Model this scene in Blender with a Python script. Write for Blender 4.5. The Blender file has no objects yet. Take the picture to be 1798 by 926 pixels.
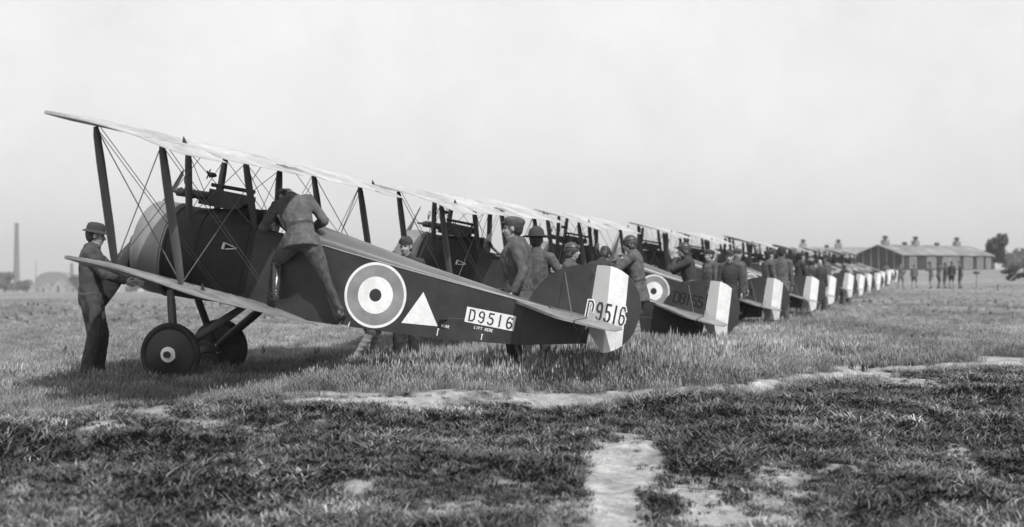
import bpy, bmesh, math, random
import numpy as np
from mathutils import Vector, Matrix, noise, kdtree
R_ = math.radians
random.seed(7); rng = np.random.default_rng(11)
SC = bpy.context.scene
COL = SC.collection

# ------------------------------------------------------------------ camera, sky, sun, exposure
FPX, HOR, CAMH = 2700.0, 484.0, 1.176            # focal length and horizon row in photo pixels, eye height
cd = bpy.data.cameras.new('camera'); cam = bpy.data.objects.new('camera', cd); COL.objects.link(cam)
cd.sensor_width = 36; cd.lens = 36 * FPX / 1798; cd.clip_start = .1; cd.clip_end = 9000
cam.location = (0, 0, CAMH)
cam.rotation_euler = (math.pi / 2 + math.atan((HOR - 463) / FPX), 0, 0)
cd.dof.use_dof = True; cd.dof.focus_distance = 18.3; cd.dof.aperture_fstop = 1.5
SC.camera = cam

SUN = Vector((.2776, -.5987, .7513)).normalized()
W = bpy.data.worlds.new('World'); SC.world = W; W.use_nodes = True
wn, wl = W.node_tree.nodes, W.node_tree.links
sky = wn.new('ShaderNodeTexSky'); sky.sky_type = 'NISHITA'; sky.sun_disc = False
sky.sun_elevation = math.asin(SUN.z); sky.sun_rotation = math.atan2(SUN.x, SUN.y); sky.air_density = 1.0; sky.dust_density = 1.6
bg = wn['Background']; bg.inputs['Strength'].default_value = .1
sep = wn.new('ShaderNodeSeparateColor'); wl.new(sky.outputs[0], sep.inputs[0])   # blue-sensitive black and white plate
pw = wn.new('ShaderNodeMath'); pw.operation = 'POWER'; pw.inputs[1].default_value = .27
wl.new(sep.outputs[2], pw.inputs[0])
tcw = wn.new('ShaderNodeTexCoord'); nzw = wn.new('ShaderNodeTexNoise'); nzw.inputs['Scale'].default_value = 9; nzw.inputs['Detail'].default_value = 9; nzw.inputs['Roughness'].default_value = .68
wl.new(tcw.outputs['Generated'], nzw.inputs['Vector'])
mrw = wn.new('ShaderNodeMapRange'); mrw.inputs[1].default_value = .3; mrw.inputs[2].default_value = .7
mrw.inputs[3].default_value = 4.3; mrw.inputs[4].default_value = 4.95
wl.new(nzw.outputs['Fac'], mrw.inputs[0])
mlw = wn.new('ShaderNodeMath'); mlw.operation = 'MULTIPLY'
wl.new(pw.outputs[0], mlw.inputs[0]); wl.new(mrw.outputs[0], mlw.inputs[1])
wl.new(mlw.outputs[0], bg.inputs['Color'])

sd = bpy.data.lights.new('sun', 'SUN'); sd.energy = 3.6; sd.angle = R_(.53); sd.color = (1, .995, .985)
sun = bpy.data.objects.new('sun', sd); COL.objects.link(sun); sun.location = SUN * 40
sun.rotation_euler = (-SUN).to_track_quat('-Z', 'Y').to_euler()
SC.view_settings.view_transform = 'Standard'; SC.view_settings.look = 'None'; SC.view_settings.gamma = 1
SC.view_settings.exposure = 0.3
SC.render.engine = 'CYCLES'; SC.cycles.max_bounces = 6; SC.cycles.volume_bounces = 0

# ------------------------------------------------------------------ materials
MATS = {}
def mat(name, g, rough=.7, amp=.15, sc=6, bump=0, bsc=60, metal=0, spec=.5, amp2=0, sc2=.6, coat=0, stretch=None):
    if name in MATS: return MATS[name]
    m = bpy.data.materials.new(name); m.use_nodes = True; MATS[name] = m
    n, l = m.node_tree.nodes, m.node_tree.links; b = n['Principled BSDF']
    b.inputs['Roughness'].default_value = rough; b.inputs['Metallic'].default_value = metal
    b.inputs['Specular IOR Level'].default_value = spec
    if coat: b.inputs['Coat Weight'].default_value = coat; b.inputs['Coat Roughness'].default_value = .25
    tc = n.new('ShaderNodeTexCoord'); src = tc.outputs['Object']
    if stretch:
        mp = n.new('ShaderNodeMapping'); mp.inputs['Scale'].default_value = stretch; l.new(src, mp.inputs[0]); src = mp.outputs[0]
    nz = n.new('ShaderNodeTexNoise'); nz.inputs['Scale'].default_value = sc; nz.inputs['Detail'].default_value = 7; nz.inputs['Roughness'].default_value = .6
    l.new(src, nz.inputs['Vector'])
    mr = n.new('ShaderNodeMapRange'); mr.inputs[1].default_value = .28; mr.inputs[2].default_value = .72
    mr.inputs[3].default_value = g * (1 - amp); mr.inputs[4].default_value = g * (1 + amp)
    l.new(nz.outputs['Fac'], mr.inputs[0]); out = mr.outputs[0]
    if amp2:
        n2 = n.new('ShaderNodeTexNoise'); n2.inputs['Scale'].default_value = sc2; n2.inputs['Detail'].default_value = 3
        l.new(src, n2.inputs['Vector'])
        m2 = n.new('ShaderNodeMapRange'); m2.inputs[1].default_value = .3; m2.inputs[2].default_value = .7
        m2.inputs[3].default_value = 1 - amp2; m2.inputs[4].default_value = 1 + amp2; l.new(n2.outputs['Fac'], m2.inputs[0])
        mm = n.new('ShaderNodeMath'); mm.operation = 'MULTIPLY'; l.new(out, mm.inputs[0]); l.new(m2.outputs[0], mm.inputs[1]); out = mm.outputs[0]
    l.new(out, b.inputs['Base Color'])
    if bump:
        nb = n.new('ShaderNodeTexNoise'); nb.inputs['Scale'].default_value = bsc; nb.inputs['Detail'].default_value = 4
        l.new(src, nb.inputs['Vector'])
        bp = n.new('ShaderNodeBump'); bp.inputs['Strength'].default_value = bump; bp.inputs['Distance'].default_value = .01
        l.new(nb.outputs['Fac'], bp.inputs['Height']); l.new(bp.outputs[0], b.inputs['Normal'])
    return m
FAB = mat('dark_doped_fabric', .030, .42, .25, 7, .15, 25, amp2=.32, sc2=2.2)
FABW = mat('glare_pale_wing_fabric', .39, .45, .25, 9, .12, 18, amp2=.25, sc2=1.6, stretch=(1, .6, 1))  # dark dope made pale: glare on the upper wing put into the colour
FABL = mat('shade_darkened_wing_fabric', .20, .45, .3, 9, .12, 18, amp2=.3, sc2=1.8, stretch=(1, .6, 1))  # darker wing fabric copy, upper wing's shade put into colour; tail shares it
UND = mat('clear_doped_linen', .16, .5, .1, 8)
DECKLIT = mat('turtledeck_sunlit_fabric', .10, .34, .16, 4, .1, 14, amp2=.2, sc2=1.6)  # paler copy of the fuselage fabric, sunlight on the deck put into its colour
METP = mat('painted_metal_panel', .017, .5, .3, 5, .1, 10, spec=.35, amp2=.35, sc2=2.2)
COWL = mat('burnished_cowl_metal', .25, .42, .12, 4, .05, 8, metal=.35, amp2=.15, sc2=3)
STRUT = mat('varnished_spruce', .05, .38, .22, 4, stretch=(6, 6, .8))
STEEL = mat('dark_gun_steel', .03, .38, .2, 10, metal=.2)
BRIGHT = mat('bright_steel', .5, .3, .15, 12, metal=.6)
WIRE = mat('dull_wire', .10, .45, .1, 10)
TYRE = mat('black_rubber', .035, .85, .45, 7, .3, 40, amp2=.4, sc2=4)
WDISC = mat('wheel_disc_fabric', .030, .5, .35, 5, amp2=.4, sc2=3)
WHITE = mat('white_paint', .74, .6, .12, 16, amp2=.10, sc2=3.5)
HUBW = mat('hub_white_enamel', .88, .35, .03, 7)
BLUEP = mat('pale_blue_paint', .23, .5, .16, 9, amp2=.2, sc2=3)
RUDG = mat('rudder_blue_paint', .38, .5, .08, 6, amp2=.06, sc2=2)
REDP = mat('dark_red_paint', .035, .5, .2, 6)
INK = mat('black_letter_paint', .022, .6, .2, 20)
PROPM = mat('laminated_propeller_wood', .035, .35, .3, 3, stretch=(1, 1, 8))
LEATH = mat('brown_leather', .05, .45, .3, 9)
DARK = mat('cockpit_interior', .02, .8, .3, 7)
GLASS = mat('celluloid_screen', .3, .2, .1, 5)

# ------------------------------------------------------------------ mesh helpers
class MB:
    def __init__(s): s.v = []; s.f = []; s.m = []; s.sm = []
    def add(s, vs, fs, mi=0, smooth=True):
        o = len(s.v); s.v += [tuple(v) for v in vs]
        for f in fs: s.f.append(tuple(i + o for i in f)); s.m.append(mi); s.sm.append(smooth)
    def box(s, c, d, rot=None, mi=0):
        x, y, z = d[0] / 2, d[1] / 2, d[2] / 2
        vs = [Vector((a, b, e)) for a in (-x, x) for b in (-y, y) for e in (-z, z)]
        if rot is not None: vs = [rot @ v for v in vs]
        s.add([v + Vector(c) for v in vs], [(0, 1, 3, 2), (4, 6, 7, 5), (0, 4, 5, 1), (2, 3, 7, 6), (0, 2, 6, 4), (1, 5, 7, 3)], mi, False)
    def loft(s, secs, closed=True, cap=True, mi=0, smooth=True):
        n = len(secs[0]); vs = [p for q in secs for p in q]; fs = []
        for i in range(len(secs) - 1):
            for j in range(n if closed else n - 1):
                a, b = i * n + j, i * n + (j + 1) % n
                fs.append((a, b, b + n, a + n))
        if cap and closed:
            fs.append(tuple(range(n - 1, -1, -1))); fs.append(tuple(range((len(secs) - 1) * n, len(secs) * n)))
        s.add(vs, fs, mi, smooth)
    def tube(s, pts, rad, n=8, flat=None, up=None, mi=0, cap=True):
        """pts polyline; rad scalar or list (or list of (a,b)); ellipse first axis along 'up' projected"""
        pts = [Vector(p) for p in pts]; k = len(pts)
        if not isinstance(rad, (list, tuple)): rad = [rad] * k
        secs = []; prev = None
        for i, p in enumerate(pts):
            t = (pts[min(i + 1, k - 1)] - pts[max(i - 1, 0)]).normalized()
            u = Vector(up) if up is not None else (prev if prev is not None else (Vector((0, 0, 1)) if abs(t.z) < .9 else Vector((1, 0, 0))))
            u = (u - t * u.dot(t))
            if u.length < 1e-5: u = t.orthogonal()
            u.normalize(); prev = u; w = t.cross(u)
            a, b = rad[i] if isinstance(rad[i], (list, tuple)) else (rad[i], rad[i] * (flat or 1))
            secs.append([p + u * (a * math.cos(2 * math.pi * j / n)) + w * (b * math.sin(2 * math.pi * j / n)) for j in range(n)])
        s.loft(secs, True, cap, mi)
    def ell(s, c, r, rot=None, nu=12, nv=8, mi=0):
        vs = []; fs = []
        for i in range(nv + 1):
            th = math.pi * i / nv
            for j in range(nu):
                ph = 2 * math.pi * j / nu
                v = Vector((r[0] * math.sin(th) * math.cos(ph), r[1] * math.sin(th) * math.sin(ph), r[2] * math.cos(th)))
                if rot is not None: v = rot @ v
                vs.append(v + Vector(c))
        for i in range(nv):
            for j in range(nu):
                a, b = i * nu + j, i * nu + (j + 1) % nu
                fs.append((a, a + nu, b + nu, b))
        s.add(vs, fs, mi)
    def lathe(s, prof, c=(0, 0, 0), axis='z', n=28, mi=0, sq=(1, 1)):
        secs = []
        for r, h in prof:
            ring = []
            for j in range(n):
                a = 2 * math.pi * j / n; u, w = r * math.cos(a) * sq[0], r * math.sin(a) * sq[1]
                p = (u, w, h) if axis == 'z' else ((h, u, w) if axis == 'x' else (w, h, u))
                ring.append(Vector(p) + Vector(c))
            secs.append(ring)
        s.loft(secs, True, False, mi)
    def build(s, name, mats, parent=None, off=None, auto=True):
        me = bpy.data.meshes.new(name)
        vs = s.v if off is None else [(v[0] + off[0], v[1] + off[1], v[2] + off[2]) for v in s.v]
        me.from_pydata([tuple(v) for v in vs], [], s.f)
        if not isinstance(mats, (list, tuple)): mats = [mats]
        for m in mats: me.materials.append(m)
        me.polygons.foreach_set('material_index', s.m); me.polygons.foreach_set('use_smooth', s.sm)
        bm = bmesh.new(); bm.from_mesh(me); bmesh.ops.remove_doubles(bm, verts=bm.verts, dist=1e-5)
        bmesh.ops.recalc_face_normals(bm, faces=bm.faces)
        if auto:
            for e in bm.edges:
                if len(e.link_faces) == 2 and e.calc_face_angle(0) > .75: e.smooth = False
        bm.to_mesh(me); bm.free(); me.update()
        o = bpy.data.objects.new(name, me); COL.objects.link(o)
        if parent: o.parent = parent
        return o
def tag(o, label=None, cat=None, group=None, kind=None):
    if label: o['label'] = label
    if cat: o['category'] = cat
    if group: o['group'] = group
    if kind: o['kind'] = kind
    return o
def empty(name, loc, rot=None):
    o = bpy.data.objects.new(name, None); o.empty_display_size = .3; COL.objects.link(o)
    if rot is not None: o.matrix_world = Matrix.Translation(loc) @ rot.to_4x4()
    else: o.location = loc
    return o
def smooth01(a, b, x):
    t = min(1, max(0, (x - a) / (b - a))); return t * t * (3 - 2 * t)

# ------------------------------------------------------------------ terrain
def brow(x):
    return float(np.interp(x, [-6, -4, -2.2, -.5, 2, 4.6, 7, 12], [13.0, 13.6, 14.9, 15.5, 16.2, 20.3, 21.3, 22])) + .3 * noise.noise(Vector((x * .6, 3, 2))) + .12 * noise.noise(Vector((x * 1.9, 7, 2)))
def ground_z(x, y):
    d = math.hypot(x, y); az = x / max(y, 1) if y > 0 else 0
    sl = -.0098 + .0212 * smooth01(-.22, .16, az)
    d0 = 40 + 22 * smooth01(-.22, .16, az)
    e = max(0.0, d - d0); z = sl * (e * e / (e + 30))
    if sl > 0: z = min(z, 2.3 + .15 * (z - 2.3)) if z > 2.3 else z
    yb = brow(x)
    z += -.62 * (1 - smooth01(6.8, yb + .3, y)) - .07 * (1 - smooth01(yb - .16, yb + .06, y)) * smooth01(-3, -1.8, x)
    if y < yb + .5: z += .10 * noise.noise(Vector((x * .9, y * .9, 40))) * smooth01(0, 1.2, yb + .5 - y) + .05 * noise.noise(Vector((x * 2.6, y * 2.6, 44))) * smooth01(0, 1.2, yb + .5 - y)
    z += .05 * noise.noise(Vector((x * .35, y * .35, 1.7))) + .02 * noise.noise(Vector((x * 1.3, y * 1.3, 5)))
    return z
def at(px, py, depth):                                    # a point seen at photo pixel px, py, depth metres out
    return Vector(((px - 899) / FPX * depth, depth, CAMH - (py - HOR) / FPX * depth))
def ground_hit(px, py):
    d = 3.0
    for _ in range(4000):
        p = at(px, py, d)
        if p.z <= ground_z(p.x, p.y): return p
        d *= 1.003
    return p
PATCH = [(270,722,52,9,.85),(180,748,55,9,.75),(345,752,34,6,.6),(600,693,95,2.6,.9),(755,690,60,4.5,.9),(960,694,110,6,.65),(1230,683,70,7,.6),(1295,690,50,6,.6),
         (1480,631,62,5,.95),(1515,660,62,9,.95),(1620,667,38,9,.8),(1595,620,62,4,.9),(1757,631,58,9,.95),(1300,644,30,5,.6),(1085,850,66,80,1),(1125,785,46,26,.85),(1215,868,46,36,.85),
         (1245,922,70,34,.95),(1400,850,50,34,.7),(1370,900,60,26,.7),(625,858,26,10,.9),(800,905,90,22,.6),(1725,830,22,60,.6),(930,880,70,30,.55),(110,915,22,22,.7),(450,760,40,6,.5),
         (1395,655,50,5,.55),(1130,690,40,6,.55),(60,725,30,6,.4),(1075,905,70,40,.95),(560,735,25,6,.5)]
PW = []
for px, py, sx, sy, s in PATCH:
    p = ground_hit(px, py); q = ground_hit(px + sx, py); u = ground_hit(px, py - sy); lo = ground_hit(px, py + sy)
    PW.append((p.x, p.y, abs(q.x - p.x), max(.16, abs(u.y - lo.y) / 2 * 1.25), s))
def chalk(x, y):
    v = 0
    n1 = noise.noise(Vector((x * 1.6, y * 1.6, 3))) * .95 + noise.noise(Vector((x * 5, y * 5, 9))) * .7
    for cx, cy, sx, sy, s in PW:
        r = math.hypot((x - cx) / sx, (y - cy) / sy)
        if r < 2.2: v = max(v, s * (1 - smooth01(.55, 1.35, r + n1 * .75)))
    yb = brow(x); e = y - yb
    if -.3 < e < .2 and x > -2.7: v = max(v, (1 - smooth01(.05, .22, abs(e + .05) + .10 * n1)) * smooth01(.0, .3, noise.noise(Vector((x * .8, 2, 61))) + .35 * smooth01(-2.4, -1.9, x) - .12 * smooth01(-.6, .3, x) - .3 * (x < -2.6) + n1 * .35))
    if 6 < y < 13.5: v = max(v, (.35 + .3 * (1 - smooth01(9.5, 11.5, y))) * smooth01(.16, .5, noise.noise(Vector((x * .9, y * .7, 21))) + n1 * .25))
    return v
def build_ground():
    rs = [2.5]
    while rs[-1] < 3600: rs.append(rs[-1] * 1.012 + (.02 if rs[-1] < 30 else 0))
    azs = list(np.radians(np.concatenate([np.arange(-180, -26, 6.0), np.arange(-26, 26.01, .33), np.arange(32, 180, 6.0)])))
    n = len(azs); vs = [(0, 0, ground_z(0, .5))]; ck = [0]; fs = []
    for r in rs:
        for a in azs:
            x, y = r * math.sin(a), r * math.cos(a); vs.append((x, y, ground_z(x, y)))
            ck.append(chalk(x, y) if abs(a) < .46 and r < 25 else 0)
    for j in range(n): fs.append((0, 1 + (j + 1) % n, 1 + j))
    for i in range(len(rs) - 1):
        for j in range(n):
            a, b = 1 + i * n + j, 1 + i * n + (j + 1) % n
            fs.append((a, b, b + n, a + n))
    me = bpy.data.meshes.new('field'); me.from_pydata(vs, [], fs)
    at_ = me.attributes.new('chalk', 'FLOAT', 'POINT'); at_.data.foreach_set('value', ck)
    me.polygons.foreach_set('use_smooth', [True] * len(fs))
    bm = bmesh.new(); bm.from_mesh(me); bmesh.ops.recalc_face_normals(bm, faces=bm.faces); bm.to_mesh(me); bm.free()
    o = bpy.data.objects.new('field', me); COL.objects.link(o)
    m = bpy.data.materials.new('meadow_soil'); m.use_nodes = True; nn, l = m.node_tree.nodes, m.node_tree.links; b = nn['Principled BSDF']
    b.inputs['Roughness'].default_value = .95; b.inputs['Specular IOR Level'].default_value = .15
    tc = nn.new('ShaderNodeTexCoord')
    def nz(sc, d=6, stretch=None):
        t = nn.new('ShaderNodeTexNoise'); t.inputs['Scale'].default_value = sc; t.inputs['Detail'].default_value = d
        if stretch:
            mp = nn.new('ShaderNodeMapping'); mp.inputs['Scale'].default_value = stretch; l.new(tc.outputs['Object'], mp.inputs[0]); l.new(mp.outputs[0], t.inputs['Vector'])
        else: l.new(tc.outputs['Object'], t.inputs['Vector'])
        return t.outputs['Fac']
    def mr(i, a, b_, c, d):
        t = nn.new('ShaderNodeMapRange'); t.inputs[1].default_value = a; t.inputs[2].default_value = b_; t.inputs[3].default_value = c; t.inputs[4].default_value = d
        l.new(i, t.inputs[0]); return t.outputs[0]
    def mul(a, b_):
        t = nn.new('ShaderNodeMath'); t.operation = 'MULTIPLY'; l.new(a, t.inputs[0]); l.new(b_, t.inputs[1]); return t.outputs[0]
    base = mul(mul(mr(nz(2.2), .3, .7, .13, .26), mr(nz(.12, 4, (1, .35, 1)), .3, .7, .78, 1.25)), mr(nz(22, 4), .3, .7, .7, 1.3))
    atn = nn.new('ShaderNodeAttribute'); atn.attribute_name = 'chalk'
    mx = nn.new('ShaderNodeMix'); mx.data_type = 'FLOAT'
    l.new(atn.outputs['Fac'], mx.inputs[0]); l.new(base, mx.inputs[2]); l.new(mul(mr(nz(9), .3, .7, .24, .40), mul(mr(nz(40, 3), .3, .7, .75, 1.2), mr(nz(3.5, 5), .3, .7, .6, 1.25))), mx.inputs[3])
    l.new(mx.outputs[0], b.inputs['Base Color'])
    bp = nn.new('ShaderNodeBump'); bp.inputs['Strength'].default_value = .7; bp.inputs['Distance'].default_value = .06
    l.new(nz(7, 8), bp.inputs['Height']); l.new(bp.outputs[0], b.inputs['Normal'])
    me.materials.append(m); tag(o, 'flat dry airfield meadow with bare chalky patches', kind='structure')
build_ground()

# ------------------------------------------------------------------ the biplane, body frame: x forward from the axle, y port, z up
RB = Matrix(((-.9658, .1733, .193), (-.1766, -.9843, 0), (.1899, -.0341, .9812)))      # rows: body axes in the world
ORG = Vector((-3.6471, 17.7674, -.8719 + CAMH))
BASE = Vector((ORG.x, ORG.y, 0.0))
OFF = RB @ (ORG - BASE)                                      # body origin in the root's frame
def world(b): return ORG + RB.transposed() @ Vector(b)
def fw(x):                                                   # half width of the fuselage
    return .385 if x > -.9 else .385 + (x + .9) * (.385 - .03) / 3.5
def zb(x):
    xs = [-4.45, -3.74, -2.77, -1.65, -1.3, -.1, .43]; zs = [1.0, .84, .722, .655, .637, .625, .60]
    return float(np.interp(x, xs, zs))
def zl(x): return float(np.interp(x, [-4.45, -3.45, -2.25, -1.3, -.5, .43], [1.265, 1.335, 1.42, 1.505, 1.52, 1.50]))
def zt(x): return float(np.interp(x, [-3.95, -3.6, -3.3, -2.43, -1.73, -1.18, -.58, -.2, .2, .43], [1.31, 1.345, 1.39, 1.50, 1.615, 1.70, 1.745, 1.755, 1.70, 1.645]))
def half_section(x, blend=0):
    w, b, lo, t = fw(x), zb(x), zl(x), zt(x); pts = []
    box = [(w * i / 4, b) for i in range(5)] + [(w, b + (lo - b) * i / 5) for i in range(1, 6)] + [(w * math.cos(a), lo + (t - lo) * math.sin(a)) for a in np.linspace(0, math.pi / 2, 9)[1:]]
    cir = []
    angs = list(np.linspace(-90, -45, 5)) + list(np.linspace(-45, 25, 6))[1:] + list(np.linspace(25, 90, 9))[1:]
    for a in angs: cir.append((.53 * math.cos(R_(a)), 1.1 + .53 * math.sin(R_(a))))
    return [(p[0] * (1 - blend) + q[0] * blend, p[1] * (1 - blend) + q[1] * blend) for p, q in zip(box, cir)]
def af(c):                                                   # aerofoil heights over chord fraction
    c = min(max(c, 0), 1)
    return .150 * math.sqrt(c) * (1 - c) + .003, (-.020 * math.sqrt(c) * (1 - c) ** 6 * 2.2 + .018 * math.sin(math.pi * c) ** 1.5)
CH = 1.36
CF = [0, .012, .04, .09, .17, .28, .4, .52, .64, .75, .86, .94, 1]
WINC = R_(4.0)
def wing_panel(mb, ys, xle, xte, zc, inc=WINC, c0=.305):
    """closed aerofoil sections at the stations ys; xle/xte/zc functions of y"""
    up, lo = [], []
    for y in ys:
        a, b = xle(y), xte(y); U = []; L = []
        for f in CF:
            x = a + (b - a) * f; c = (c0 - x) / CH
            thin = 1 - .55 * smooth01(3.6, 4.22, abs(y))
            hu, hl = af(c); h0 = (hu + hl) / 2
            rib = -.009 * abs(math.sin(math.pi * y / .36)) * math.sin(math.pi * min(1, c))
            d = (c0 - x)
            def P(h): return (x, y, zc(y) - (d - .2) * math.sin(inc) + h * CH)
            U.append(P(h0 + (hu - h0) * thin + rib)); L.append(P(h0 + (hl - h0) * thin))
        up.append(U); lo.append(L)
    n = len(CF)
    for S, mi in ((up, 0), (lo, 1)): mb.loft(S, False, False, mi)
    for e in (0, -1):
        vs = up[e] + lo[e]
        mb.add(vs, [(i, i + 1, n + i + 1, n + i) for i in range(n - 1)], 0, False)
    for k in (0, n - 1):
        vs = [s[k] for s in up] + [s[k] for s in lo]; m = len(up)
        mb.add(vs, [(i, i + 1, m + i + 1, m + i) for i in range(m - 1)], 0, False)
HALF = 4.22
def tip_in(y):                                               # rounded tip: how far the edges come in
    t = max(0, abs(y) - (HALF - .34)) / .34
    return 1 - math.sqrt(max(0, 1 - min(t, 1) ** 2))
ZU = 2.297
def zlow(y): return .692 + .101 * (abs(y) - .38)
STAG = .443
def ys_(a, b, n): return list(np.linspace(a, b, n))
TIPY = [HALF - .34 + .34 * math.sin(t) for t in np.linspace(0, math.pi / 2 * .985, 9)]

GL = {  # strokes of the letters on a 1 x 1.7 cell
 'D': [[(0,0),(0,1.7)],[(0.14,1.7),(.55,1.7),(.8,1.4),(.8,.3),(.55,0),(.14,0)]],
 '9': [[(.1,.25),(.3,0),(.6,0),(.8,.3),(.8,1.4),(.6,1.7),(.25,1.7),(.05,1.4),(.05,1.1),(.25,.85),(.72,.85)]],
 '5': [[(.75,1.7),(.12,1.7),(.12,.98)],[(.12,1.0),(.55,1.0),(.8,.75),(.8,.3),(.55,0),(.2,0),(.03,.25)]],
 '1': [[(.4,0),(.4,1.7)]],
 '6': [[(.72,1.42),(.55,1.7),(.25,1.7),(.05,1.4),(.05,.3),(.25,0),(.58,0),(.8,.3),(.8,.65),(.58,.9),(.14,.9)]],
 'L': [[(0,1.7),(0,0),(.7,0)]], 'I': [[(.35,0),(.35,1.7)]], 'F': [[(0,0),(0,1.7),(.75,1.7)],[(0.05,.9),(.55,.9)]],
 'T': [[(.4,0),(.4,1.6)],[(0,1.7),(.8,1.7)]], 'H': [[(0,0),(0,1.7)],[(.75,0),(.75,1.7)],[(.1,.87),(.65,.87)]],
 'E': [[(.75,1.7),(0,1.7),(0,0),(.75,0)],[(.08,.87),(.55,.87)]], 'R': [[(0,0),(0,1.7),(.55,1.7),(.78,1.4),(.78,1.1),(.55,.85),(.1,.85)],[(.45,.75),(.8,0)]],
 '8': [[(.25,.87),(.05,1.1),(.05,1.45),(.25,1.7),(.58,1.7),(.78,1.45),(.78,1.1),(.58,.87),(.25,.87),(.05,.6),(.05,.25),(.25,0),(.58,0),(.78,.25),(.78,.6),(.62,.83)]],
 '2': [[(.05,1.4),(.25,1.7),(.6,1.7),(.8,1.4),(.8,1.1),(.05,0),(.85,0)]], '4': [[(.6,0),(.6,1.7),(.0,.5),(.85,.5)]],
 'B': [[(0,0),(0,1.7)],[(.12,1.7),(.5,1.7),(.72,1.45),(.72,1.1),(.5,.9),(.12,.9)],[(.55,.85),(.8,.6),(.8,.25),(.55,0),(.12,0)]]}
STENCIL = {'D': [[(.05,0),(.05,1.7)],[(.3,1.7),(.6,1.62),(.8,1.3),(.8,.4),(.6,.08),(.3,0)]],
 '9': [[(.1,.22),(.16,.12)],[(.42,0),(.62,.1),(.8,.4),(.8,1.3),(.68,1.6)],[(.45,1.72),(.18,1.55),(.06,1.25),(.1,1.0),(.3,.86)],[(.55,.8),(.7,.8)]],
 '5': [[(.2,1.7),(.16,1.15)],[(.4,1.68),(.8,1.68)],[(.32,1.02),(.6,1.0),(.8,.75),(.8,.35),(.6,.06),(.45,0)],[(.2,.04),(.06,.24)]],
 '1': [[(.4,0),(.4,1.7)]],
 '6': [[(.78,1.5),(.72,1.58)],[(.45,1.72),(.22,1.55),(.08,1.2),(.08,.45),(.2,.12),(.35,0)],[(.5,.02),(.72,.14),(.84,.4),(.78,.72),(.58,.9),(.3,.86)]]}
def text_mesh(mb, txt, x0, z0, h, adv, sw, fn, glyphs=GL, lay=0, mi=0, slope=0, xs=1.0):
    """letters run aft (-x); fn(x,z,offset) puts them on a surface; sw stroke width in metres"""
    s = h / 1.7; cnt = 0
    for i, c in enumerate(txt):
        if c == ' ': continue
        for pl in glyphs[c]:
            for a, b in zip(pl[:-1], pl[1:]):
                A = Vector((a[0] * s * xs, a[1] * s)); B = Vector((b[0] * s * xs, b[1] * s)); d = (B - A).normalized(); nrm = Vector((-d.y, d.x)) * sw / 2
                A2, B2 = A - d * sw * .42, B + d * sw * .42; q = []
                for p in (A2 + nrm, A2 - nrm, B2 - nrm, B2 + nrm):
                    q.append(fn(x0 - i * adv - p.x, z0 + p.y - slope * (i * adv + p.x), lay + cnt * .00005))
                cnt += 1; mb.add(q, [(0, 1, 2, 3)], mi, False)
def side(x, z, o=0): return (x, fw(x) + .004 + o, z)
RTH = .021
def rud(x, z, o=0): return (x, RTH + .003 + o, z)
def disc(mb, cx, cz, r0, r1, fn, mi, asp=1.0, n=64, o=0):
    m = 5 if r0 == 0 else 3; rr = np.linspace(r0, r1, m + 1)
    for a_, b_ in zip(rr[:-1], rr[1:]):
        for j in range(n):
            t0, t1 = 2 * math.pi * j / n, 2 * math.pi * (j + 1) / n
            P = lambda r, t: fn(cx + r * asp * math.cos(t), cz + r * math.sin(t), o)
            if a_ == 0: mb.add([P(0, 0), P(b_, t0), P(b_, t1)], [(0, 1, 2)], mi, False)
            else: mb.add([P(a_, t0), P(b_, t0), P(b_, t1), P(a_, t1)], [(0, 1, 2, 3)], mi, False)

RUD_TOP = [(-4.36, 1.862), (-4.45, 1.878), (-4.547, 1.885), (-4.65, 1.862), (-4.755, 1.812), (-4.82, 1.755), (-4.887, 1.675), (-4.93, 1.58), (-4.952, 1.47)]
RUD_BOT = [(-4.40, 1.20), (-4.46, 1.10), (-4.56, .985), (-4.61, .925), (-4.68, .945), (-4.77, 1.0), (-4.82, 1.05), (-4.885, 1.13), (-4.93, 1.24), (-4.952, 1.44)]
def hx(s, z): return s - (1.86 - z) * .10                        # stripes run parallel to the slanting hinge line
def rud_edge(s, pts):                                          # z of the outline along a slanted stripe line
    best = None
    for a, b in zip(pts[:-1], pts[1:]):
        sa, sb = a[0] + (1.86 - a[1]) * .10, b[0] + (1.86 - b[1]) * .10
        if min(sa, sb) - 1e-6 <= s <= max(sa, sb) + 1e-6:
            t = 0 if abs(sb - sa) < 1e-6 else (s - sa) / (sb - sa); best = a[1] + (b[1] - a[1]) * t
    return best

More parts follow.
